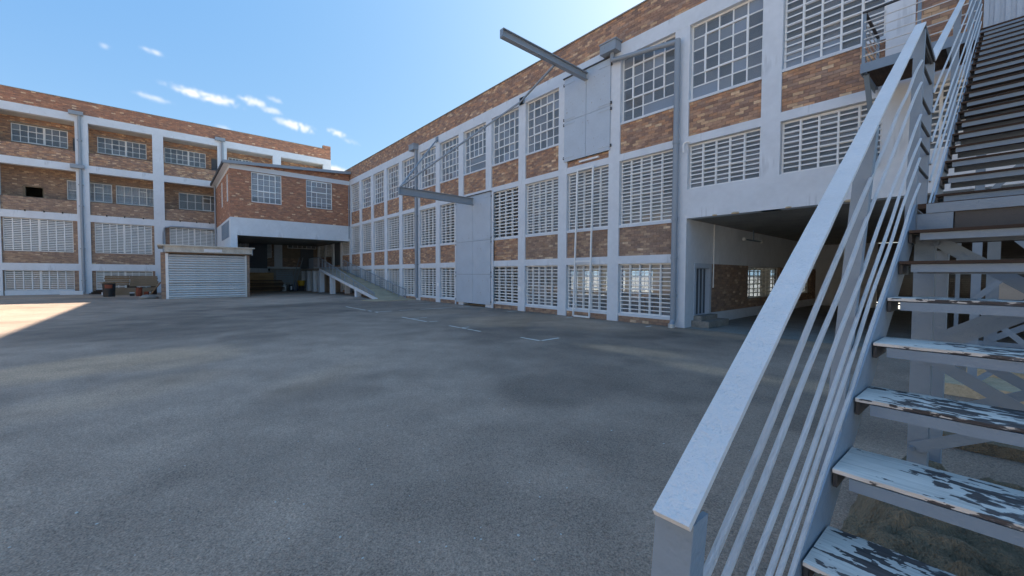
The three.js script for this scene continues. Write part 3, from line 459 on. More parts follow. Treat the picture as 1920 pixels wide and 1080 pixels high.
// ================================================================ gallery building on the left
const ZL = -44.3;
{
  const b = thing('gallery_building', 'four storey brick building with open galleries in a pale painted frame', 'building', [0, 0, 0]);
  const brk = [], mort = [], pc = [-13.16, -8.85, -4.53, -0.22, 4.1, 8.4], xa = -17.5, xb = 13.34, zI = -45.9;
  for (const c of pc) mesh('pillar', bx(c - .34, c + .34, 0, 13, ZL - .4, ZL), M.paint, b);
  mesh('pillar', bx(12.6, xb, 0, 13, ZL - .4, ZL), M.paint, b);
  for (const [y0, y1] of [[1.77, 2.29], [5.5, 6.02], [9.23, 9.76]]) mesh('band', bx(xa, xb - .02, y0, y1, ZL - .38, ZL - .003), M.paint, b);
  mesh('roof_band', bx(xa, xb + .002, 12.93, 13.5, ZL - .4, ZL + .004), M.paint, b);
  brickField(brk, [xa, 13.5, ZL - .03], [1, 0, 0], [0, 0, 1], xb - xa, 1.02, { seed: 500, pal: 'red' }); mort.push(bx(xa, xb, 13.5, 14.52, ZL - .35, ZL - .03));
  brickField(brk, [12.6, 14.55, ZL - .03], [1, 0, 0], [0, 0, 1], xb - 12.6, .34, { seed: 501, pal: 'red' }); mort.push(bx(12.6, xb, 14.55, 14.89, ZL - .35, ZL - .03));
  mesh('coping', bx(xa, 12.6, 14.52, 14.56, ZL - .4, ZL + .01), M.concrete, b);
  const edges = [xa, ...pc, 12.94];
  const back2 = [[-7.72, -6.71, 7.23, 7.99], [-5.54, -3.07, 7.26, 8.74], [-2.85, -.52, 7.26, 8.74], [1.08, 3.9, 7.27, 8.7]], back3 = [[-8.19, -5.41, 11.14, 12.45], [-3.84, -.95, 11.16, 12.44], [.19, 3.02, 11.14, 12.44], [4.71, 6.6, 11.2, 12.46], [3.42, 3.95, 9.9, 12.1], [-5.15, -4.3, 9.9, 12.0]];
  for (let i = 0; i < 7; i++) {
    const x0 = edges[i] + (i ? .34 : 0), x1 = edges[i + 1] - .34, w = x1 - x0;
    const fld = (y0, y1, pal, holes) => { brickField(brk, [x0, y0, ZL - .12], [1, 0, 0], [0, 0, 1], w, y1 - y0, { seed: 520 + i * 9 + Math.round(y0), pal, holes }); };
    fld(2.29, 3.13, 'dull'); mort.push(bx(x0, x1, 2.29, 3.13, ZL - .36, ZL - .12));
    fld(6.02, 7.01, 'dull'); mort.push(bx(x0, x1, 6.02, 7.01, ZL - .36, ZL - .12));
    fld(9.76, 10.74, 'warm'); mort.push(bx(x0, x1, 9.76, 10.74, ZL - .36, ZL - .12));
    const [wl, wr] = i === 2 ? [x0 + .06, x1 - .24] : i === 3 ? [x0 + .2, x1 - .15] : i === 4 ? [x0 + .28, x1 - .06] : [x0 + .1, x1 - .2];
    const W = wr - wl;
    if (i > 0 && i < 6) {
      for (const [a, c] of [[x0, wl], [wr, x1]]) { brickField(brk, [a, 3.13, ZL - .12], [1, 0, 0], [0, 0, 1], c - a, 2.37, { seed: 560 + i, pal: 'dull' }); mort.push(bx(a, c, 3.13, 5.5, ZL - .36, ZL - .12)); brickField(brk, [a, .3, ZL - .12], [1, 0, 0], [0, 0, 1], c - a, 1.47, { seed: 570 + i, pal: 'dull' }); mort.push(bx(a, c, .0, 1.77, ZL - .36, ZL - .12)); }
      mesh('plinth', bx(wl, wr, 0, .34, ZL - .36, ZL - .06), M.paint, b);
      windowGroup(b, [wl, 3.15, ZL - .2], 0, { bw: .026, w: W, h: 2.33, cols: 8, rows: 6, bars: 17, wide: [4], sash: [[1, 8 / 18, 3, 15 / 18], [5, 8 / 18, 7, 15 / 18]] }, false, 'wide middle storey window behind white burglar bars');
      windowGroup(b, [wl, .36, ZL - .2], 0, { bw: .026, clear: 1, w: W, h: 1.4, cols: 8, rows: 5, bars: 9, wide: [4], sash: [[1, 0, 3, .6], [5, 0, 7, .6]] }, false, 'wide ground floor window behind white burglar bars');
    } else { mort.push(bx(x0, x1, 0, 1.77, ZL - .36, ZL - .12), bx(x0, x1, 3.13, 5.5, ZL - .36, ZL - .12)); }
  }
  // gallery floors, ceilings and back walls
  mesh('gallery_floor', [bx(xa, xb - .03, 5.72, 6.0, zI, ZL - .38), bx(xa, xb - .03, 9.4, 9.7, zI, ZL - .38), bx(xa, xb - .03, 12.95, 13.2, zI - 6, ZL - .4), bx(xa, xb - .03, 5.72, 5.9, -52, zI - .25), bx(xa, xb - .03, 9.4, 9.6, -52, zI - .25), bx(xa, xb, 1.9, 2.1, -52, ZL - .38)], M.ceiling, b);
  mesh('outer_wall', [bx(xa, xb, 0, 14, -52.2, -52), bx(xb - .29, xb - .03, 0, 14.3, -52, ZL - .4), bx(xa - .25, xa, 0, 14.4, -52, ZL)], M.cream, b);
  for (const [y0, y1, holes, pal] of [[6.0, 9.4, back2, 'dull'], [9.7, 12.95, back3, 'warm']]) {
    const hs = holes.map(([a, c, d, e]) => [a - xa, c - xa, d - y0, e - y0]);
    brickField(brk, [xa, y0, zI], [1, 0, 0], [0, 0, 1], xb - xa - .3, y1 - y0, { seed: 600 + y0 * 3, pal, holes: hs });
    // backing in strips round the holes
    const ys = [...new Set([y0, y1, ...holes.flatMap((h) => [h[2], h[3]])])].sort((p, q) => p - q);
    for (let j = 0; j < ys.length - 1; j++) { let segs = [[xa, xb - .3]]; for (const h of holes) if (h[2] < ys[j + 1] - 1e-6 && h[3] > ys[j] + 1e-6) segs = subtract(segs, h[0], h[1]); for (const [s, e] of segs) mort.push(bx(s, e, ys[j], ys[j + 1], zI - .22, zI)); }
  }
  for (const h of back3.slice(0, 4)) windowGroup(b, [h[0], h[2], zI - .05], 0, { w: h[1] - h[0], h: h[3] - h[2], cols: 7, rows: 3, wide: [4], sash: [2, .02, 4, .66] }, false, 'long white steel window at the back of the top gallery');
  for (const h of back2.slice(1)) windowGroup(b, [h[0], h[2], zI - .05], 0, { w: h[1] - h[0], h: h[3] - h[2], cols: 5, rows: 2, wide: [], sash: [3, .03, 4, .8] }, false, 'long white window with curtains at the back of the lower gallery');
  for (const h of back2.slice(1, 3)) { const G = []; const n = 26; for (let i = 0; i < n; i++) { const a = lerp(h[0] + .05, h[1] - .05, i / n), c = lerp(h[0] + .05, h[1] - .05, (i + 1) / n); G.push(bar(V(a, (h[2] + h[3]) / 2, zI - .17 - (i % 2) * .03), V(c, (h[2] + h[3]) / 2, zI - .17 - ((i + 1) % 2) * .03), .004, h[3] - h[2] - .08)); } mesh('net_curtain', G, M.curtain, b); }
  { const h = back2[0]; mesh('hatch_frame', [bx(h[0], h[0] + .12, h[2], h[3], zI - .15, zI + .02), bx(h[1] - .06, h[1], h[2], h[3], zI - .15, zI + .02), bx(h[0], h[1], h[3] - .05, h[3] + .03, zI - .15, zI + .025)], M.woodGrey, b); }
  for (const h of back3.slice(4)) { const d = part('gallery_door', b); mesh('leaf', bx(h[0], h[1], h[2], h[3], zI - .1, zI - .05), M.doorDark, d); }
  for (const [a, c, y] of [[.7, 3.9, 8.76], [-4, -.7, 12.5], [-8.3, -5.2, 12.52], [0, 3.4, 12.52], [-5.9, -3, 8.78]]) mesh('lintel_strip', bx(a, c, y, y + .055, zI + .001, zI + .03), M.concrete, b);
  // hoppers and downpipes
  for (const [c, hs, y0] of [[-4.72, [13.5, 9.55], 0.1], [4.0, [13.5, 9.55], 5.6]]) {
    const d = part('downpipe', b, [0, 0, 0], 0, c < 0 ? 'grey downpipe on the pillar left of the shutter hut' : 'grey downpipe on the pillar beside the corner annex');
    for (const y of hs) mesh('hopper', [bx(c - .42, c + .32, y - .12, y + .14, ZL + .005, ZL + .3)], M.gutter, d);
    mesh('pipe', tube([V(c + .1, 13.4, ZL + .11), V(c + .1, y0, ZL + .11)], .09, 12), M.gutter, d); mesh('bracket', [1, 3.4, 6.6, 8.2, 11.5].filter((y) => y > y0).map((y) => bx(c - .03, c + .23, y, y + .06, ZL + .004, ZL + .21)), M.gutter, d);
  }
  mesh('cross_pipe', [tube([V(.05, .2, ZL + .1), V(.05, 5.3, ZL + .1), V(.15, 5.45, ZL + .1), V(3.5, 5.5, ZL + .1)], .06, 10)], M.gutter, b, 'thin grey pipe turning along the band above the hut');
  for (const x of [-7.4, -6.5, -5.6, -3.3, -2.3, -1.2, 1.1, 2.2, 3.1]) mesh('weep_spout', cyl(.04, .04, .12, x, 5.98, ZL + .03, 8), M.black, b);
  mesh('mortar', mort, M.mortar, b); stuff(mesh('bricks', brickGeo(brk), M.brick, b));
}

// ================================================================ annex in the corner
const ZE = -34.7, XE = 3.6;
{
  const b = thing('corner_annex', 'red brick annex raised over an open loading bay in the corner', 'building', [0, 0, 0]);
  const brk = [], mort = [], W = XR - XE - .02, yTop = 9.08;
  const h1 = [4.91 - XE, 6.85 - XE, 6.85 - 5.65, 9.03 - 5.65], h2 = [8.57 - XE, 10.51 - XE, 6.88 - 5.65, 9.03 - 5.65];
  brickField(brk, [XE, 5.65, ZE], [1, 0, 0], [0, 0, 1], W, yTop - 5.65, { seed: 700, pal: 'red', holes: [h1, h2] });
  const wall = (o, u, holes, Wd, y0, y1, put) => { const ys = [...new Set([0, y1 - y0, ...holes.flatMap((h) => [h[2], h[3]])])].sort((p, q) => p - q); for (let j = 0; j < ys.length - 1; j++) { let segs = [[0, Wd]]; for (const h of holes) if (h[2] < ys[j + 1] - 1e-6 && h[3] > ys[j] + 1e-6) segs = subtract(segs, h[0], h[1]); for (const [s, e] of segs) put(s, e, y0 + ys[j], y0 + ys[j + 1]); } };
  wall(null, null, [h1, h2], W, 5.65, yTop, (s, e, a, c) => mort.push(bx(XE + s, XE + e, a, c, ZE - .28, ZE)));
  // side wall faces -x
  const D = ZE - ZL - .05, s1 = [.9, 1.75, 6.9 - 5.65, 8.85 - 5.65], s2 = [4.4, 5.25, 6.9 - 5.65, 8.85 - 5.65];
  const sh = [s1, s2].map((h) => [D - h[1], D - h[0], h[2], h[3]]);
  brickField(brk, [XE, 5.65, ZE - D], [0, 0, 1], [-1, 0, 0], D, yTop - 5.65, { seed: 720, pal: 'red', holes: sh });
  wall(null, null, sh, D - .29, 5.65, yTop, (s, e, a, c) => mort.push(bx(XE, XE + .28, a, c, ZE - D + s, ZE - D + e)));
  windowGroup(b, [4.91, 6.85, ZE - .05], 0, { w: 1.94, h: 2.18, cols: 5, rows: 5, sash: [1, .38, 4, .98] }, false, 'white steel window with a blind, left of the annex front');
  windowGroup(b, [8.57, 6.88, ZE - .05], 0, { w: 1.94, h: 2.15, cols: 5, rows: 5, drop: [[1, 3, 4, 4], [1, 2, 2, 3], [2, 2, 4, 3]], sash: [1, .58, 4, .98] }, false, 'white steel window with a blind, right of the annex front');
  mesh('blind', [bx(4.95, 6.81, 7.22, 9.02, ZE - .16, ZE - .14), bx(8.6, 10.48, 7.1, 9.0, ZE - .16, ZE - .14)], M.curtain, b);
  for (const h of [s1, s2]) windowGroup(b, [XE + .03, 6.9, ZE - h[1]], -Math.PI / 2, { w: .85, h: 1.95, cols: 2, rows: 5, name: 'side_window' });
  mesh('lintel_beam', [bx(XE - .004, XR - .01, 4.38, 5.65, ZE - .32, ZE + .006), bx(XE - .004, XE + .3, 4.38, 5.65, ZE - D, ZE - .32)], M.paint, b);
  mesh('corner_pier', bx(XE - .002, 4.01, 0, 4.38, ZE - .4, ZE + .004), M.paint, b);
  { const holes = [[1.0, 5.6, 4.1, 5.4]]; mesh('side_wall', [bx(XE, XE + .25, 0, 4.38, ZE - D, ZE - .4)], M.paint, b); const G = []; for (let i = 0; i < 6; i++) G.push(bx(XE - .03, XE - .006, 4.25, 5.45, ZE - 1.2 - i * .85, ZE - .62 - i * .85)); mesh('side_panel', G, M.steel, b); }
  mesh('ceiling', bx(XE + .25, XR, 4.42, 4.7, ZE - D, ZE - .32), M.concrete, b);
  mesh('eaves_band', [bx(XE - .006, XR - .012, 9.08, 9.42, ZE - .3, ZE + .008), bx(XE - .006, XE + .28, 9.08, 9.3, ZE - D, ZE - .3)], M.paint, b);
  brickField(brk, [XE, 9.42, ZE], [1, 0, 0], [0, 0, 1], W, .7, { seed: 740, pal: 'red', top: (u) => 9.44 - 9.42 + .07 * u }); { const s = new THREE.Shape([new THREE.Vector2(XE + .4, 9.42), new THREE.Vector2(XR - .03, 9.42), new THREE.Vector2(XR - .03, 10.03), new THREE.Vector2(XE + .4, 9.44)]); const g = new THREE.ExtrudeGeometry(s, { depth: .25, bevelEnabled: false }); g.translate(0, 0, ZE - .26); const m = mesh('gable_strip', g, M.mortar, b); }
  mesh('roof_sheet', [bar(V(XE - .35, 9.52, ZE - D / 2), V(XR - .02, 10.14, ZE - D / 2), D + .5, .06)], M.gutter, b);
  mesh('gutter', [bar(V(XE - .42, 9.42, ZE + .3), V(XR - .02, 10.05, ZE + .3), .16, .2)], M.gutter, b, 'grey gutter rising along the annex eaves');
  mesh('barge_board', [bx(XE - .42, XE - .34, 9.3, 9.52, ZE - D, ZE + .2)], M.darkSteel, b);
  mesh('soffit', [bx(XE - .34, XE, 9.3, 9.34, ZE - D, ZE + .2)], M.paint, b);
  mesh('inner_wall', [bx(XE + .3, XR, 4.72, 9.0, ZE - 5.2, ZE - 5)], M.cream, b);
  mesh('downpipe', [tube([V(XE - .12, 9.3, ZL + .5), V(XE - .12, .2, ZL + .5)], .07, 10)], M.gutter, b); mesh('waste_pipe', [tube([V(XR - .12, 9.0, ZE + .08), V(XR - .12, 4.6, ZE + .08)], .035, 8)], M.gutter, b);
  mesh('mortar', mort, M.mortar, b); stuff(mesh('bricks', brickGeo(brk), M.brick, b));
  // back of the bay
  mesh('bay_panel', [bx(6.0, 7.45, 2.12, 5.0, ZL + .01, ZL + .08)], M.doorDark, b, 'dark blue grey sliding door at the back of the loading bay');
  { const d = part('bay_door', b, [0, 0, 0], 0, 'pair of dark doors at the back of the loading bay'); mesh('leaf', bx(10.35, 10.95, 2.12, 4.1, ZL + .01, ZL + .07), M.doorDark, d); mesh('leaf', bx(10.97, 11.55, 2.12, 4.1, ZL + .01, ZL + .07), M.doorDark, d); }
  windowGroup(b, [9.2, 4.38 - .25, ZL + .05], 0, { w: 2.6, h: .75, cols: 6, rows: 1, name: 'bay_window' });
}

// ================================================================ loading ramp and dock
{
  const XD = 10.18, r = thing('loading_ramp', 'concrete loading ramp on posts rising along the warehouse to the dock', 'ramp', [0, 0, 0]);
  mesh('dock', [bx(XD, XR - .01, 1.9, 2.1, -44.2, -37.2), bx(7.5, XD - .002, 1.9, 2.1, -44.2, -43.2), bx(7.5, XD, .0, 1.9, -43.45, -43.25)], M.concrete, r);
  const D = (z) => 2.1 - (2.1 - .02) * (z + 37.2) / (-24.2 + 37.2);
  const slab = (x0, x1, th, lift = 0) => { const s = new THREE.Shape([new THREE.Vector2(-37.2, 2.1 + lift), new THREE.Vector2(-24.0, D(-24.0) + lift), new THREE.Vector2(-24.0, Math.max(.003, D(-24) - th)), new THREE.Vector2(-25, Math.max(.003, D(-25) - th)), new THREE.Vector2(-37.2, 2.1 - th)]); const g = new THREE.ExtrudeGeometry(s, { depth: x1 - x0, bevelEnabled: false }); g.applyMatrix4(new THREE.Matrix4().makeBasis(V(0, 0, 1), V(0, 1, 0), V(-1, 0, 0))); g.translate(x1, 0, 0); return g; };
  mesh('deck', slab(XD, XR - .02, .12), M.rampDeck, r);
  for (let i = 0; i < 12; i++) { const z0 = -37.1 + i * 1.04; mesh('kerb_panel', bar(V(XD - .03, D(z0) - .11, z0), V(XD - .03, D(z0 + 1.0) - .11, z0 + 1.0), .06, .2), M.paint, r); }
  { const s = new THREE.Shape(); s.moveTo(-1.2, .3); s.quadraticCurveTo(-.9, 1.4, .2, 1.5); s.lineTo(1.95, 1.2); s.lineTo(1.95, -.4); s.lineTo(0, -.4); const g = new THREE.ExtrudeGeometry(s, { depth: .025, bevelEnabled: true, bevelSize: .05, bevelThickness: .015, bevelSegments: 2 }); g.rotateX(Math.PI / 2); g.translate(XD, .03, -24.3); mesh('apron', g, M.rampDeck, r); }
  for (const [x, z] of [[XD + .1, -34.0], [XD + .1, -28.4], [XR - .5, -34.0], [XR - .5, -28.4]]) mesh('post', bx(x - .17, x + .17, 0, D(z) - .13, z - .17, z + .17), M.paint, r);
  for (let i = 0; i < 4; i++) { const z = -37.35 - i * 2.0; mesh('dock_pier', bx(XD + .02, XD + .4, 0, 1.9, z - .45 + (i ? .1 : 0), z + .15), M.paint, r); }
  for (let i = 0; i < 3; i++) windowGroup(r, [XD + .3, .15, -39.2 - i * 2.0 + .0], -Math.PI / 2, { w: 1.3, h: 1.6, cols: 4, rows: 3, bars: 8, name: 'dock_window' });
  mesh('dock_wall', [bx(XD + .45, XD + .55, 0, 1.9, -44.2, -37.2), bx(XD + .4, XR, 0, 1.9, -37.5, -37.4)], M.mortar, r);
  mesh('cross_beam', [bx(XD + .03, XR - .05, D(-34) - .32, D(-34) - .13, -34.1, -33.9), bx(XD + .03, XR - .05, D(-28.4) - .32, D(-28.4) - .13, -28.5, -28.3)], M.paint, r);
  for (const [x, za, zb, label] of [[XD - .02, -37.2, -25.2, 'outer ramp railing'], [XR - .25, -35.6, -23.9, 'inner ramp railing']]) {
    const g = part('railing', r, [0, 0, 0], 0, label), h = .95, n = Math.round((zb - za) / .95);
    mesh('top_rail', bar(V(x, D(za) + h, za), V(x, Math.max(.02, D(zb)) + (label[0] === 'o' ? .22 : .6), zb), .045, .045), M.gutter, g); mesh('bottom_rail', bar(V(x, D(za) + .1, za), V(x, Math.max(.0, D(zb)) + .1, zb), .03, .03), M.gutter, g);
    for (let i = 0; i <= n; i++) { const z = lerp(za, zb, i / n), t = i / n, y1 = lerp(D(za) + h, Math.max(.02, D(zb)) + (label[0] === 'o' ? .22 : .6), t); mesh('baluster', bx(x - .018, x + .018, Math.max(0, D(z)) - .05, y1, z - .018, z + .018), M.gutter, g); }
    const wires = []; for (let k = 1; k < 9; k++) wires.push(bar(V(x, D(za) + .1 + .85 * k / 9, za), V(x, Math.max(0, D(zb)) + .1 + (label[0] === 'o' ? .12 : .5) * k / 9, zb), .006, .006)); for (let i = 0; i <= n * 6; i++) { const t = i / (n * 6), z = lerp(za, zb, t); wires.push(bx(x - .003, x + .003, Math.max(0, D(z)) + .1, lerp(D(za) + h, Math.max(.02, D(zb)) + (label[0] === 'o' ? .22 : .6), t), z - .003, z + .003)); } stuff(mesh('wire_mesh', wires, M.gutter, g));
  }
  { const g = part('railing', r, [0, 0, 0], 0, 'dock end railing'); mesh('top_rail', bar(V(XD - .02, 3.05, -37.3), V(XD - .02, 3.05, -40.5), .045, .045), M.gutter, g); for (let i = 0; i < 12; i++) mesh('baluster', bx(XD - .03, XD - .005, 2.1, 3.05, -37.4 - i * .27, -37.38 - i * .27), M.gutter, g); }
}

// ================================================================ shutter hut
{
  const zf = -32.85, h = thing('shutter_hut', 'small brick hut with a galvanised roller shutter and flat sheet roof', 'hut', [0, 0, 0]), brk = [], mort = [];
  brickField(brk, [-.15, 0, zf], [1, 0, 0], [0, 0, 1], .28, 2.9, { seed: 800, pal: 'dull' }); brickField(brk, [4.3, 0, zf], [1, 0, 0], [0, 0, 1], .16, 2.9, { seed: 801, pal: 'dull' });
  brickField(brk, [-.15, 0, zf - 4], [0, 0, 1], [-1, 0, 0], 4, 2.9, { seed: 802, pal: 'dull' });
  mort.push(bx(-.15, .13, 0, 2.9, zf - 4, zf), bx(4.3, 4.46, 0, 2.9, zf - 4, zf), bx(.13, 4.3, 0, 2.9, zf - 4, zf - 3.8), bx(.13, 4.3, 2.85, 2.95, zf - 3.8, zf));
  mesh('mortar', mort, M.mortar, h); stuff(mesh('bricks', brickGeo(brk), M.brick, h));
  const sh = part('roller_shutter', h); const R = rng(81);
  for (let i = 0; i < 18; i++) { const y = .06 + i * .153, n = 6; const s = new THREE.Shape(); s.moveTo(0, 0); s.lineTo(.006, .002); for (let k = 0; k <= n; k++) s.lineTo(.006 + .05 * Math.sin(Math.PI * k / n) ** .6, .006 + .138 * k / n); s.lineTo(0, .151); const g = new THREE.ExtrudeGeometry(s, { depth: 4.0, bevelEnabled: false, steps: 1 }); g.applyMatrix4(new THREE.Matrix4().makeBasis(V(0, 0, 1), V(0, 1, 0), V(-1, 0, 0))); g.rotateX((R() - .5) * .5); g.translate(4.2, y, zf + .02); mesh('slat', g, M.galv, sh); }
  mesh('bottom_bar', bx(.2, 4.2, .01, .07, zf + .015, zf + .06), M.galv, sh);
  mesh('guide', bx(.06, .2, .0, 2.84, zf + .02, zf + .09), M.white, sh, 'battered white guide rail'); mesh('guide', bx(4.2, 4.29, 0, 2.84, zf + .02, zf + .08), M.galv, sh);
  const R2 = rng(82); let x = .02; while (x < 4.55) { const w = .28 + .35 * R2(), e = Math.min(4.57, x + w); mesh('fascia_sheet', bx(x + .004, e - .004, 2.93, 3.3, zf + .32 + .006 * R2(), zf + .34 + .008), M.fascia, h); x = e; }
  mesh('roof_sheet', [bx(-.3, 4.72, 3.3, 3.37, zf - 4.2, zf + .48)], M.fascia, h);
  mesh('fascia_end', bx(4.575, 4.62, 2.85, 3.3, zf - 3.9, zf + .33), M.gutter, h); mesh('fascia_end', bx(-.03, .015, 2.93, 3.3, zf - 3.9, zf + .33), M.gutter, h); mesh('soffit', bx(.02, 4.57, 2.93, 2.96, zf - .0, zf + .32), M.darkSteel, h);
  mesh('name_plate', bx(1.95, 2.9, 3.0, 3.18, zf + .35, zf + .36), M.foam, h, 'faded white plate on the fascia');
}

// ================================================================ yard clutter beside the hut
{
  { const b = thing('rubbish_bin', 'black plastic drum bin with a rusty brown patch beside the timber pile', 'bin', [-2.85, 0, -38.4]); const g = new THREE.LatheGeometry([[0, 0], [.28, 0], [.3, .05], [.33, .85], [.35, .86], [.35, .9], [.31, .9], [.28, .1]].map(([x, y]) => new THREE.Vector2(x, y)), 24); mesh('body', g, M.black, b); mesh('rust_patch', (() => { const c = new THREE.CylinderGeometry(.336, .328, .24, 16, 1, true, -.6, 1.2); c.translate(0, .7, .005); return c; })(), M.redClay, b); mesh('lid', (() => { const l = cyl(.36, .38, .06, 0, .93, 0, 24); l.rotateZ(.06); return l; })(), M.woodGrey, b); }
  { const b = thing('clay_drum', 'short red drum on the ground near the hut', 'drum', [-1.35, 0, -38.2]); mesh('body', [new THREE.LatheGeometry([[0, 0], [.16, 0], [.18, .3], [.17, .55], [.19, .56], [.19, .6], [.15, .6], [.14, .1]].map(([x, y]) => new THREE.Vector2(x, y)), 20)], M.redClay, b); mesh('rim', (() => { const t = new THREE.TorusGeometry(.18, .015, 8, 20); t.rotateX(Math.PI / 2); t.translate(0, .58, 0); return t; })(), M.redClay, b); }
  single('clay_pot', [new THREE.LatheGeometry([[0, 0], [.12, 0], [.15, .28], [.16, .3], [.13, .3], [.1, .05]].map(([x, y]) => new THREE.Vector2(x, y)), 18).translate(-.98, 0, -38.3)], M.redClay, 'low red pot just right of the red drum', 'pot');
  { const b = thing('black_crate', 'small black crate with a white lid left of the red drum', 'crate', [-1.72, 0, -38.5]); mesh('body', [bx(-.12, .12, 0, .2, -.1, .1)], M.black, b); mesh('lid', bx(-.13, .13, .2, .25, -.11, .11), M.foam, b); }
  single('foam_block', bx(-5.72, -4.55, 0.003, .27, -43.6, -43.1), M.foam, 'long white foam block lying before the barred window', 'foam block'); single('foam_block', bx(-3.45, -2.3, 0.003, .2, -41.6, -41.2), M.foam, 'white foam block behind the black bin', 'foam block');
  const R = rng(91);
  const nth = (i, n) => (i === n - 1 ? 'topmost' : i === 0 ? 'lowest' : ['', 'second lowest', 'third lowest', 'fourth lowest', 'fifth lowest', 'sixth lowest', 'seventh lowest'][i]);
  const plank = (x0, x1, y, z, w, t, m, label, group, lean = 0) => { const g = bx(-(x1 - x0) / 2, (x1 - x0) / 2, 0, t, -w / 2, w / 2); const o = mesh(numbered('plank'), g, m); o.position.set((x0 + x1) / 2, y, z); o.rotation.y = (R() - .5) * .06; o.rotation.x = lean; o.userData = { label, category: 'plank', group }; return o; };
  for (let i = 0; i < 4; i++) plank(-4.2 + i * .12, -2.9 + i * .2, .03 + i * .085, -42.6 + i * .03, .3, .075, M.woodDark, nth(i, 4) + ' dark plank of the low heap between the foam blocks', 'dark planks between the foam blocks');
  for (let i = 0; i < 5; i++) plank(-3.2 + i * .1, -1.0 + i * .12, .003 + i * .105, -40.6 - i * .02, .5, .095, M.woodGrey, nth(i, 5) + ' weathered grey plank of the ground stack left of the hut', 'weathered planks left of the hut');
  for (let i = 0; i < 6; i++) plank(-2.0 + R() * .1, -.35 - R() * .08, .62 + i * .13, -41.2, .6, .12, M.woodGrey, nth(i, 6) + ' weathered grey board of the raised stack left of the hut', 'upper boards left of the hut');
  single('support_block', bx(-1.95, -1.6, 0, .615, -41.5, -40.9), M.woodDark, 'dark timber block under the bin-side end of the raised boards', 'block'); single('support_block', bx(-.8, -.45, 0, .615, -41.5, -40.9), M.woodDark, 'dark timber block under the hut-side end of the raised boards', 'block');
  for (let i = 0; i < 5; i++) plank(-3.4 + R() * .1, -1.95 - R() * .1, .7 + i * .14, -42.0, .45, .125, i % 2 ? M.wood : M.woodGrey, nth(i, 5) + ' brown board of the stack behind the black bin', 'boards behind the bin');
  single('trestle', [bx(-3.35, -3.2, 0, .695, -42.2, -41.8), bx(-2.15, -2.0, 0, .695, -42.2, -41.8)], M.woodDark, 'dark trestle under the boards behind the bin', 'trestle');
  single('leaning_pole', [bar(V(-.85, .0, -34.3), V(-.2, 1.0, -35.2), .06, .06)], M.wood, 'thin timber pole leaning on the hut side', 'pole');
  { const g = new THREE.IcosahedronGeometry(.45, 3), p = g.attributes.position; for (let i = 0; i < p.count; i++) { const k = .8 + .4 * fb(p.getX(i) * 5 + 20, p.getZ(i) * 5 + p.getY(i) * 4 + 20, 3, 77); p.setXYZ(i, p.getX(i) * k, p.getY(i) * .45 * k, p.getZ(i) * k); } g.computeVertexNormals(); g.translate(-.75, .06, -33.9); single('rubble_heap', g, M.concrete, 'small grey rubble heap at the hut corner', 'rubble'); }
  // loading bay clutter
  for (let i = 0; i < 8; i++) plank(5.6 + R() * .2, 8.0 + R() * .5, .02 + i * .13, -42.4 + R() * .15, .9, .09, i % 3 ? M.woodBay : M.wood, nth(i, 8) + ' dark board of the stack on the loading bay floor', 'boards in the loading bay');
  single('plywood_sheet', [bar(V(4.9, .55, -43.05), V(7.75, .55, -43.05), .02, 2.3)], M.ply, 'tan plywood sheet standing behind the stacked boards', 'plywood');
  { const b = thing('white_can', 'white plastic can beside the stacked boards', 'can', [8.45, 0, -42.3]); mesh('body', new THREE.LatheGeometry([[0, 0], [.18, 0], [.19, .05], [.19, .5], [.08, .6], [.08, .68], [0, .68]].map(([x, y]) => new THREE.Vector2(x, y)), 16), M.foam, b); mesh('handle', tube([V(.1, .6, 0), V(.16, .72, 0), V(.0, .74, 0), V(-.06, .66, 0)], .015, 6), M.foam, b); }
  { const b = thing('dark_can', 'dark canister with a pale label between white can and yellow tub', 'can', [9.0, 0, -42.3]); mesh('body', bx(-.15, .15, 0, .6, -.12, .12), M.black, b); mesh('print', bx(-.03, .1, .1, .45, .121, .126), M.foam, b); mesh('cap', cyl(.05, .05, .06, 0, .6, 0, 12), M.foam, b); }
  { const b = thing('yellow_tub', 'yellow tub on a dark base at the end of the clutter', 'tub', [9.85, 0, -42.0]); mesh('base', [bx(-.22, .22, 0, .45, -.2, .2)], M.black, b); mesh('tub', new THREE.LatheGeometry([[0, .46], [.2, .46], [.3, .62], [.33, .95], [.35, .97], [.3, .98], [.2, .9], [0, .85]].map(([x, y]) => new THREE.Vector2(x, y)), 20), M.yellow, b); }
  { const b = thing('step_ladder', 'steel ladder leaning on the dock edge above the clutter', 'ladder', [0, 0, 0]); const p = [V(9.0, 0, -42.6), V(9.35, 0, -42.6)], q = [V(10.0, 3.2, -43.15), V(10.3, 3.2, -43.15)]; mesh('stile', bar(p[0], q[0], .04, .06), M.gutter, b); mesh('stile', bar(p[1], q[1], .04, .06), M.gutter, b); for (let i = 1; i < 9; i++) mesh('rung', bar(p[0].clone().lerp(q[0], i / 9), p[1].clone().lerp(q[1], i / 9), .03, .03), M.gutter, b); }
  { const b = thing('blue_trolley', 'dark blue trolley frame under the ladder', 'trolley', [9.35, 0, -42.1]); mesh('frame', [bar(V(-.15, .1, 0), V(.05, 1.0, -.2), .04, .04), bar(V(.15, .1, 0), V(.35, 1.0, -.2), .04, .04), bx(-.2, .2, .08, .12, -.1, .2)], M.blue, b); for (const s of [-.18, .18]) { const w = new THREE.CylinderGeometry(.1, .1, .05, 16); w.rotateZ(Math.PI / 2); w.translate(s, .1, 0); mesh('wheel', w, M.black, b); } }
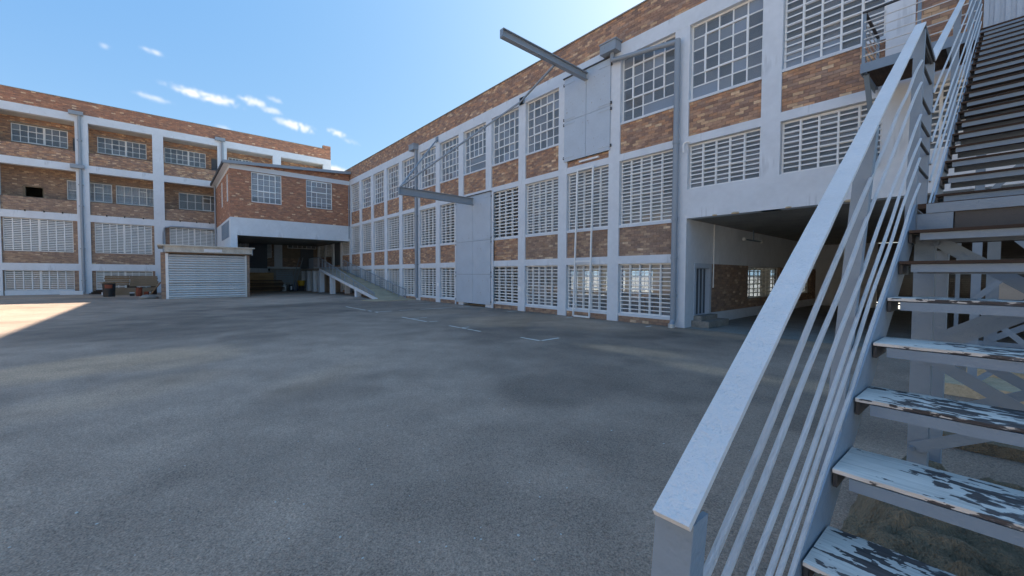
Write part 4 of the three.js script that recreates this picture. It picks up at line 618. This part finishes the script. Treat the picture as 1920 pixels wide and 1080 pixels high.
  { const b = thing('steel_rack', 'low slatted grey rack against the dock wall', 'rack', [8.0, 0, -43.2]); mesh('frame', [bx(0, .06, 0, 1.85, 0, .06), bx(1.3, 1.36, 0, 1.85, 0, .06), bx(0, 1.36, 1.85, 1.9, 0, .06)], M.gutter, b); for (let i = 0; i < 6; i++) mesh('slat', bx(.07, 1.29, .8 + i * .17, .9 + i * .17, .01, .04), M.gutter, b); }
}

// ================================================================ fire escape stair in the foreground
{
  const st = thing('fire_escape_stair', 'grey steel fire escape stair with peeling white timber treads', 'staircase', [0, 0, -0.355], -0.0321);
  const r = .187, g = .3117, sN = (k) => 1.413 + g * k, yN = (k) => (k + 4) * r, W = 1.22;
  const treadGeo = (() => { const b = bx(0, .29, -.016, 0, 0, W), uv = b.attributes.uv, p = b.attributes.position; for (let i = 0; i < uv.count; i++) uv.setXY(i, p.getZ(i) / W, .1 + .8 * p.getX(i) / .29); return b; })();
  const roughTread = (seed) => { // worn board with an uneven front edge
    const n = 40, gg = new THREE.BoxGeometry(.29, .013, W, 3, 1, n); gg.translate(.145, -.0065, W / 2); const p = gg.attributes.position, uv = gg.attributes.uv;
    for (let i = 0; i < p.count; i++) { const x = p.getX(i), z = p.getZ(i), y = p.getY(i); if (x < .01) p.setX(i, x + .018 * fb(z * 14 + seed, 3, 4, seed)); if (y > -.005) p.setY(i, y + .006 * (fb(z * 6 + seed, x * 20, 3, seed + 2) - .5)); }
    gg.computeVertexNormals(); const N = gg.attributes.normal; for (let i = 0; i < uv.count; i++) uv.setXY(i, p.getZ(i) / W, .1 + .8 * p.getX(i) / .29 + (N.getY(i) > .5 ? 0 : p.getY(i) * 4)); return gg;
  };
  const worn = [roughTread(11), roughTread(23), roughTread(37)];
  const angle = merge([bx(.012, .02, -.058, -.0175, .045, W - .02), bx(.02, .06, -.0235, -.0175, .045, W - .02), bx(.26, .268, -.065, -.0175, .045, W - .02)]);
  const cleat = merge([bx(.03, .255, -.07, -.0175, -.002, .01), bx(.065, .255, -.0235, -.0175, .01, .04)]);
  const tread = (s, y, i) => { const t = part('tread', st, [s, y, 0]); mesh('board', i < 8 ? worn[i % 3] : treadGeo, i < 8 ? M.tread[(i + (i / 3 | 0)) % 3] : M.woodDark, t); mesh('steel_angle', angle, M.steel, t); mesh('cleat', cleat, M.darkSteel, t); };
  for (let k = -3; k < 7; k++) tread(sN(k), yN(k), k + 3);
  const yLd = 11 * r, sL = sN(7), s2 = 4.58;
  { const l = part('landing', st); for (let i = 0; i < 5; i++) mesh('plank', bx(sL + i * .215, sL + i * .215 + .208, yLd - .03, yLd, 0, W), M.woodDark, l); mesh('edge_channel', bx(sL + .012, sL + .03, yLd - .2, yLd - .031, .16, W), M.darkSteel, l); mesh('edge_channel', bx(sL + .95, sL + .97, yLd - .2, yLd - .031, 0, W), M.darkSteel, l); mesh('edge_strip', [bx(sL - .004, sL + .011, yLd - .062, yLd - .004, .04, W)], M.steel, l); mesh('side_channel', [bx(sL, s2 + .1, yLd - .2, yLd - .031, -.014, -.002), bx(sL, s2 + .1, yLd - .2, yLd - .031, W + .002, W + .014)], M.steel, l); mesh('bracket', bx(sL + .0, sL + .01, yLd - .225, yLd - .064, .0, .155), M.steel, l); }
  for (let j = 1; j < 20; j++) tread(s2 + g * (j - 1), yLd + r * j, 10 + j);
  const yP = yLd + 20 * r;
  // stringers
  const strg = (a, b, t) => mesh('stringer', bar(V(a[0], a[1] - .115, t), V(b[0], b[1] - .115, t), .012, .19), M.steel, st);
  for (const t of [-.012, W + .012]) { strg([.22, .04], [sL + .06, yLd + .035], t); strg([s2 - .1, yLd + .07], [s2 + g * 19 + .1, yP - .12 + .05], t); }
  // platform at the door, with its own rail
  const pf = part('top_platform', st, [0, 0, 0], 0, 'top platform of the stair against the warehouse wall'), zc = -1.52, x0 = 10.5, x1 = 11.86;
  for (let i = 0; i < 7; i++) mesh('plank', bx(x0 + i * .194, x0 + i * .194 + .188, yP - .03, yP, zc, W + .3), M.woodDark, pf);
  mesh('edge_channel', [bx(x0 - .02, x0, yP - .16, yP + .02, zc - .02, -.02), bx(x0 - .02, x1, yP - .16, yP + .02, zc - .04, zc - .02), bx(x0, x1, yP - .15, yP - .04, -.4, -.34), bx(x0 - .02, x0, yP - .16, yP - .04, -.02, W + .3)], M.steel, pf);
  const post = (s, y0, y1, t = 0, t1 = t, p = st, m = M.steel) => mesh('post', [bar(V(s, y0, t), V(s, y1, t1), .05, .008), bar(V(s + .019, y0, t - .0215), V(s + .019, y1, t1 - .0215), .007, .03), bar(V(s + .019, y0, t + .0215), V(s + .019, y1, t1 + .0215), .007, .03)].map((q) => q), m, p);
  post(x0, yP - .1, yP + 1.0, zc, zc, pf); post(x0, yP, yP + 1, -.75, -.75, pf); post(x1 - .03, yP - .1, yP + 1.0, zc, zc, pf); post(x0, yP, yP + 1, -.06, -.06, pf);
  mesh('top_rail', [bar(V(x0, yP + 1.02, zc - .03), V(x0, yP + 1.02, -.03), .05, .03), bar(V(x0, yP + 1.02, zc), V(x1, yP + 1.02, zc), .05, .03)], M.darkSteel, pf);
  for (let i = 1; i <= 5; i++) { mesh('rod', tube([V(x0, yP + i * .165, zc), V(x0, yP + i * .165, -.05)], .012, 6), M.rod, pf); mesh('rod', tube([V(x0, yP + i * .165, zc), V(x1, yP + i * .165, zc)], .012, 6), M.rod, pf); }
  mesh('strut', bar(V(x0 + .15, yP - .15, zc + .03), V(x1 + .02, yP - 1.75, zc + .03), .08, .08), M.steel, pf); mesh('strut', bar(V(x0 + .15, yP - .15, .9), V(x1 + .02, yP - 1.75, .9), .08, .08), M.steel, pf);
  { const G = []; for (let i = 0; i < 24; i++) { const z = .03 + i * .062; G.push(bar(V(11.2 + (i % 2) * .02, yP, z), V(11.2 + (i % 2) * .02, yP + 2.6, z), .0615, .014)); } mesh('corrugated_screen', [...G, bx(11.222, 11.235, yP, yP + 2.6, 0, 1.5)], M.door, pf); }
  // handrails, posts and rods of the near side
  const A = V(.467, 1.300, .106), B = V(3.6, 3.180, -.014), L1 = (s) => A.clone().lerp(B, (s - A.x) / (B.x - A.x));
  const railBar = (p, q, w, h) => { const n = 30, d = q.clone().sub(p), Ln = d.length(); const gg = new THREE.BoxGeometry(w, h, Ln, 4, 1, n * 2); d.normalize(); const side = new THREE.Vector3().crossVectors(V(0, 1, 0), d).normalize(), up = new THREE.Vector3().crossVectors(d, side); const pp = gg.attributes.position, uv = gg.attributes.uv; for (let i = 0; i < pp.count; i++) { const z = pp.getZ(i), x = pp.getX(i); pp.setX(i, x + (Math.abs(x) > w * .45 ? .0012 * (fb(z * 22 + 50, x * 60 + 20, 3, 5) - .5) : 0)); uv.setXY(i, x, z); } gg.applyMatrix4(new THREE.Matrix4().makeBasis(side, up, d).setPosition(p.clone().lerp(q, .5))); gg.computeVertexNormals(); return gg; };
  mesh('handrail', railBar(A, B, .046, .009), M.rail, st);
  const nose = (s) => .7526 + (s - 1.413) * .6;
  const B2 = V(4.12, 3.125, -.01), E2 = V(10.35, 3.125 + 6.23 * .6, -.0);
  mesh('handrail', railBar(B2, E2, .046, .014), M.rail, st);
  mesh('handrail', bar(B.clone().add(V(0, -.012, 0)), B2.clone().add(V(0, .0, 0)), .04, .03), M.darkSteel, st);
  post(.49, 0, 1.296, .02, .1); post(1.88, nose(1.88) - .2, L1(1.88).y - .02, -.045, L1(1.88).z - .012); post(3.62, yLd - .2, 3.16, -.036, -.02); post(4.12, yLd - .2, 3.11, -.036, -.018);
  for (const s of [6.2, 8.3, 10.36]) post(s, yLd + (s - s2) * .6 + .0, B2.y + (s - B2.x) * .6 - .01, -.034, -.016);
  const R = rng(131), hs = [.14, .30, .42, .57, .77, .905];
  hs.forEach((h, i) => {
    const pts = [], zt = (s) => lerp(lerp(.0, A.z, h / 1.1), lerp(0, B.z, h / 1.1), (s - .467) / 3.13);
    const n = 9; for (let k = 0; k <= n; k++) { const s = lerp(.5, 3.6, k / n), bend = k === 0 || k === n ? 0 : (R() - .5) * .016; pts.push(V(s, nose(s) + h + bend + (k === n ? -.02 : 0), zt(s) + .008 + (R() - .5) * .004)); }
    mesh('rod', tube(pts, .0068, 8), M.rod, st);
    const q = []; for (let k = 0; k <= 7; k++) { const s = lerp(4.12, 10.35, k / 7); q.push(V(s, yLd + .08 + (s - 4.4) * .6 + h * 1.02 + (k && k < 7 ? (R() - .5) * .02 : 0), .006)); }
    mesh('rod', tube(q, .0068, 8), M.rod, st);
    mesh('landing_rod', tube([V(3.62, yLd + .1 + h * 1.05, -.012), V(4.12, yLd + .1 + h * 1.05, -.008)], .0085, 6), M.darkSteel, st);
  });
  // far side rail
  for (const s of [.5, 2.1, 3.62, 4.12, 6.2, 8.3, 10.36]) { const y = s < 3.65 ? nose(s) : s < 4.3 ? yLd : yLd + .08 + (s - 4.4) * .6; post(s, s < 1 ? 0 : y - .1, y + 1.08, W + .03); }
  mesh('handrail', bar(V(.46, nose(.46) + 1.1, W + .03), V(3.62, nose(3.62) + 1.1, W + .03), .044, .012), M.rail, st); mesh('handrail', bar(V(4.12, yLd + 1.06, W + .03), V(10.36, yLd + 1.06 + 6.24 * .6, W + .03), .044, .012), M.rail, st);
  // supports under the landing and the upper flight
  const leg = (s, t, y1, w = .088) => mesh('leg', [bx(s - .05, s - .04, 0, y1, t - w / 2, t + w / 2), bx(s - .04, s + .04, 0, y1, t - w / 2, t - w / 2 + .008), bx(s - .04, s + .04, 0, y1, t + w / 2 - .008, t + w / 2), bx(s + .04, s + .05, 0, y1, t - w / 2, t + w / 2)], M.steel, st);
  leg(3.52, .05, yLd - .2); leg(3.52, 1.17, yLd - .2); leg(4.45, .05, yLd - .2); leg(4.45, 1.17, yLd - .2); leg(8.4, .12, yLd + (8.4 - s2) * .6 - .15); leg(8.4, 1.1, yLd + (8.4 - s2) * .6 - .15);
  const brace = (s, t0, y0, t1, y1, w = .065) => mesh('brace', bar(V(s, y0, t0), V(s, y1, t1), .008, w), M.steel, st);
  for (const s of [3.462, 4.39]) { brace(s, .08, 1.83, 1.15, .98); brace(s - .01, .08, 1.16, 1.15, 2.0 - .1); brace(s, .08, 1.12, 1.15, .42); brace(s - .01, .03, .55, 1.15, 1.2); }
  for (const s of [8.34]) { brace(s, .12, 3.9, 1.1, 2.6); brace(s - .01, .12, 2.6, 1.1, 3.9); brace(s, .12, 2.5, 1.1, 1.3); brace(s - .01, .12, 1.3, 1.1, 2.5); brace(s, .12, 1.2, 1.1, .15); brace(s - .01, .12, .15, 1.1, 1.2); }
  mesh('bolt', [[.55, .03], [1.16, .09], [1.8, .1]].map(([y, t]) => { const c = new THREE.CylinderGeometry(.016, .016, .03, 6); c.rotateZ(Math.PI / 2); c.translate(3.44, y, t); return c; }), M.steel, st);
  for (const y of [yLd + .9, .2]) mesh('tie', [bar(V(3.52, yLd - .23, .05), V(4.45, yLd - .23, .05), .06, .06)], M.steel, st);
}
// rough footing and slabs under the stair
{
  const rock = (name, label, x0, x1, z0, z1, h, m, seed, amp) => {
    const gx = 46, gz = 46, g = new THREE.PlaneGeometry(1, 1, gx, gz), p = g.attributes.position, uv = g.attributes.uv, cx = (x0 + x1) / 2, cz = (z0 + z1) / 2;
    for (let i = 0; i < p.count; i++) { const a = p.getX(i) * 2, b = p.getY(i) * 2; const x = cx + a * (x1 - x0) / 2, z = cz + b * (z1 - z0) / 2; const e = Math.max(Math.abs(a), Math.abs(b)) + .16 * (fb(x * 6 + 30, z * 6 + 30, 3, seed + 4) - .5) * 2; const y = h * sstep(1.02, .72, e) * (.7 + amp * fb(x * 9 + 20, z * 9 + 20, 5, seed)); p.setXYZ(i, x, y - .004, z); uv.setXY(i, x, z); }
    g.computeVertexNormals(); const idx = g.index.array; for (let i = 0; i < idx.length; i += 3) { const t = idx[i + 1]; idx[i + 1] = idx[i + 2]; idx[i + 2] = t; } g.computeVertexNormals();
    return single(name, g, m, label, 'footing');
  };
  rock('concrete_footing', 'rough broken concrete footing under the nearest stair leg', 2.35, 4.3, -.5, 1.15, .17, M.rough, 5, 1.5);
  single('concrete_slab', bx(5.55, 6.5, .003, .11, -.2, 1.6), M.rough, 'brown concrete slab lying under the upper flight', 'slab');
  single('concrete_plinth', [bx(8.0, 8.95, .003, .16, -.32, 1.5), bx(8.95, 10.1, .003, .26, -.02, 1.7)], M.tanConcrete, 'pale cream concrete plinth under the upper flight', 'plinth');
}
// steel gate leaf standing in the mouth of the drive-through
{
  const gt = thing('steel_gate', 'grey steel barred gate in the mouth of the drive-through behind the stair', 'gate', [13.9, 0, -.22]);
  for (let i = 0; i < 6; i++) mesh('bar', bx(-.03, .03, .02, 3.2, i * .52 - .035 - (i === 1 ? .06 : 0), i * .52 + .035 + (i === 1 ? .06 : 0)), M.steel, gt);
  for (const y of [.12, 1.72, 3.1]) mesh('cross_rail', bx(-.045, -.031, y - .05, y + .05, -.05, 2.7), M.steel, gt);
  mesh('brace', bar(V(-.06, .2, .5), V(-.06, 1.65, 2.6), .012, .12), M.steel, gt); mesh('brace', bar(V(-.06, 1.8, .8), V(-.06, 3.1, 2.6), .012, .12), M.steel, gt);
  { const l = part('padlock', gt, [-.09, 1.85, .02]); mesh('ring', new THREE.TorusGeometry(.075, .02, 8, 18).rotateY(Math.PI / 2).translate(-.02, 0, 0), M.brass, l); }
  single('white_board', bx(16.2, 16.24, .85, 1.5, .35, 1.5), M.foam, 'white board standing behind the steel gate', 'board'); single('board_stand', [bx(16.26, 16.32, 0, .9, .5, .56), bx(16.26, 16.32, 0, .9, 1.3, 1.36)], M.woodDark, 'dark legs carrying the white board behind the gate', 'stand');
}
// building across the yard, mirrored in the glass
{
  const b = thing('opposite_building', 'low brick building across the yard facing the warehouse', 'building', [0, 0, 0]);
  mesh('wall', bx(-34, -24, 0, 8.2, -70, 30), std({ color: lin(.44, .42, .40), map: M.concrete.map, roughness: .9 }), b); mesh('roof', bar(V(-29, 8.7, -70), V(-29, 8.7, 30), 10.6, .9), M.tile, b);
  for (let i = 0; i < 18; i++) for (const y of [1.2, 4.9]) { mesh('window', bx(-24, -23.96, y, y + 1.7, -66 + i * 5, -63.6 + i * 5), M.doorDark, b); mesh('sill', bx(-24, -23.85, y - .12, y - .005, -66.1 + i * 5, -63.5 + i * 5), M.white, b); }
}
renderer.render(scene, camera);
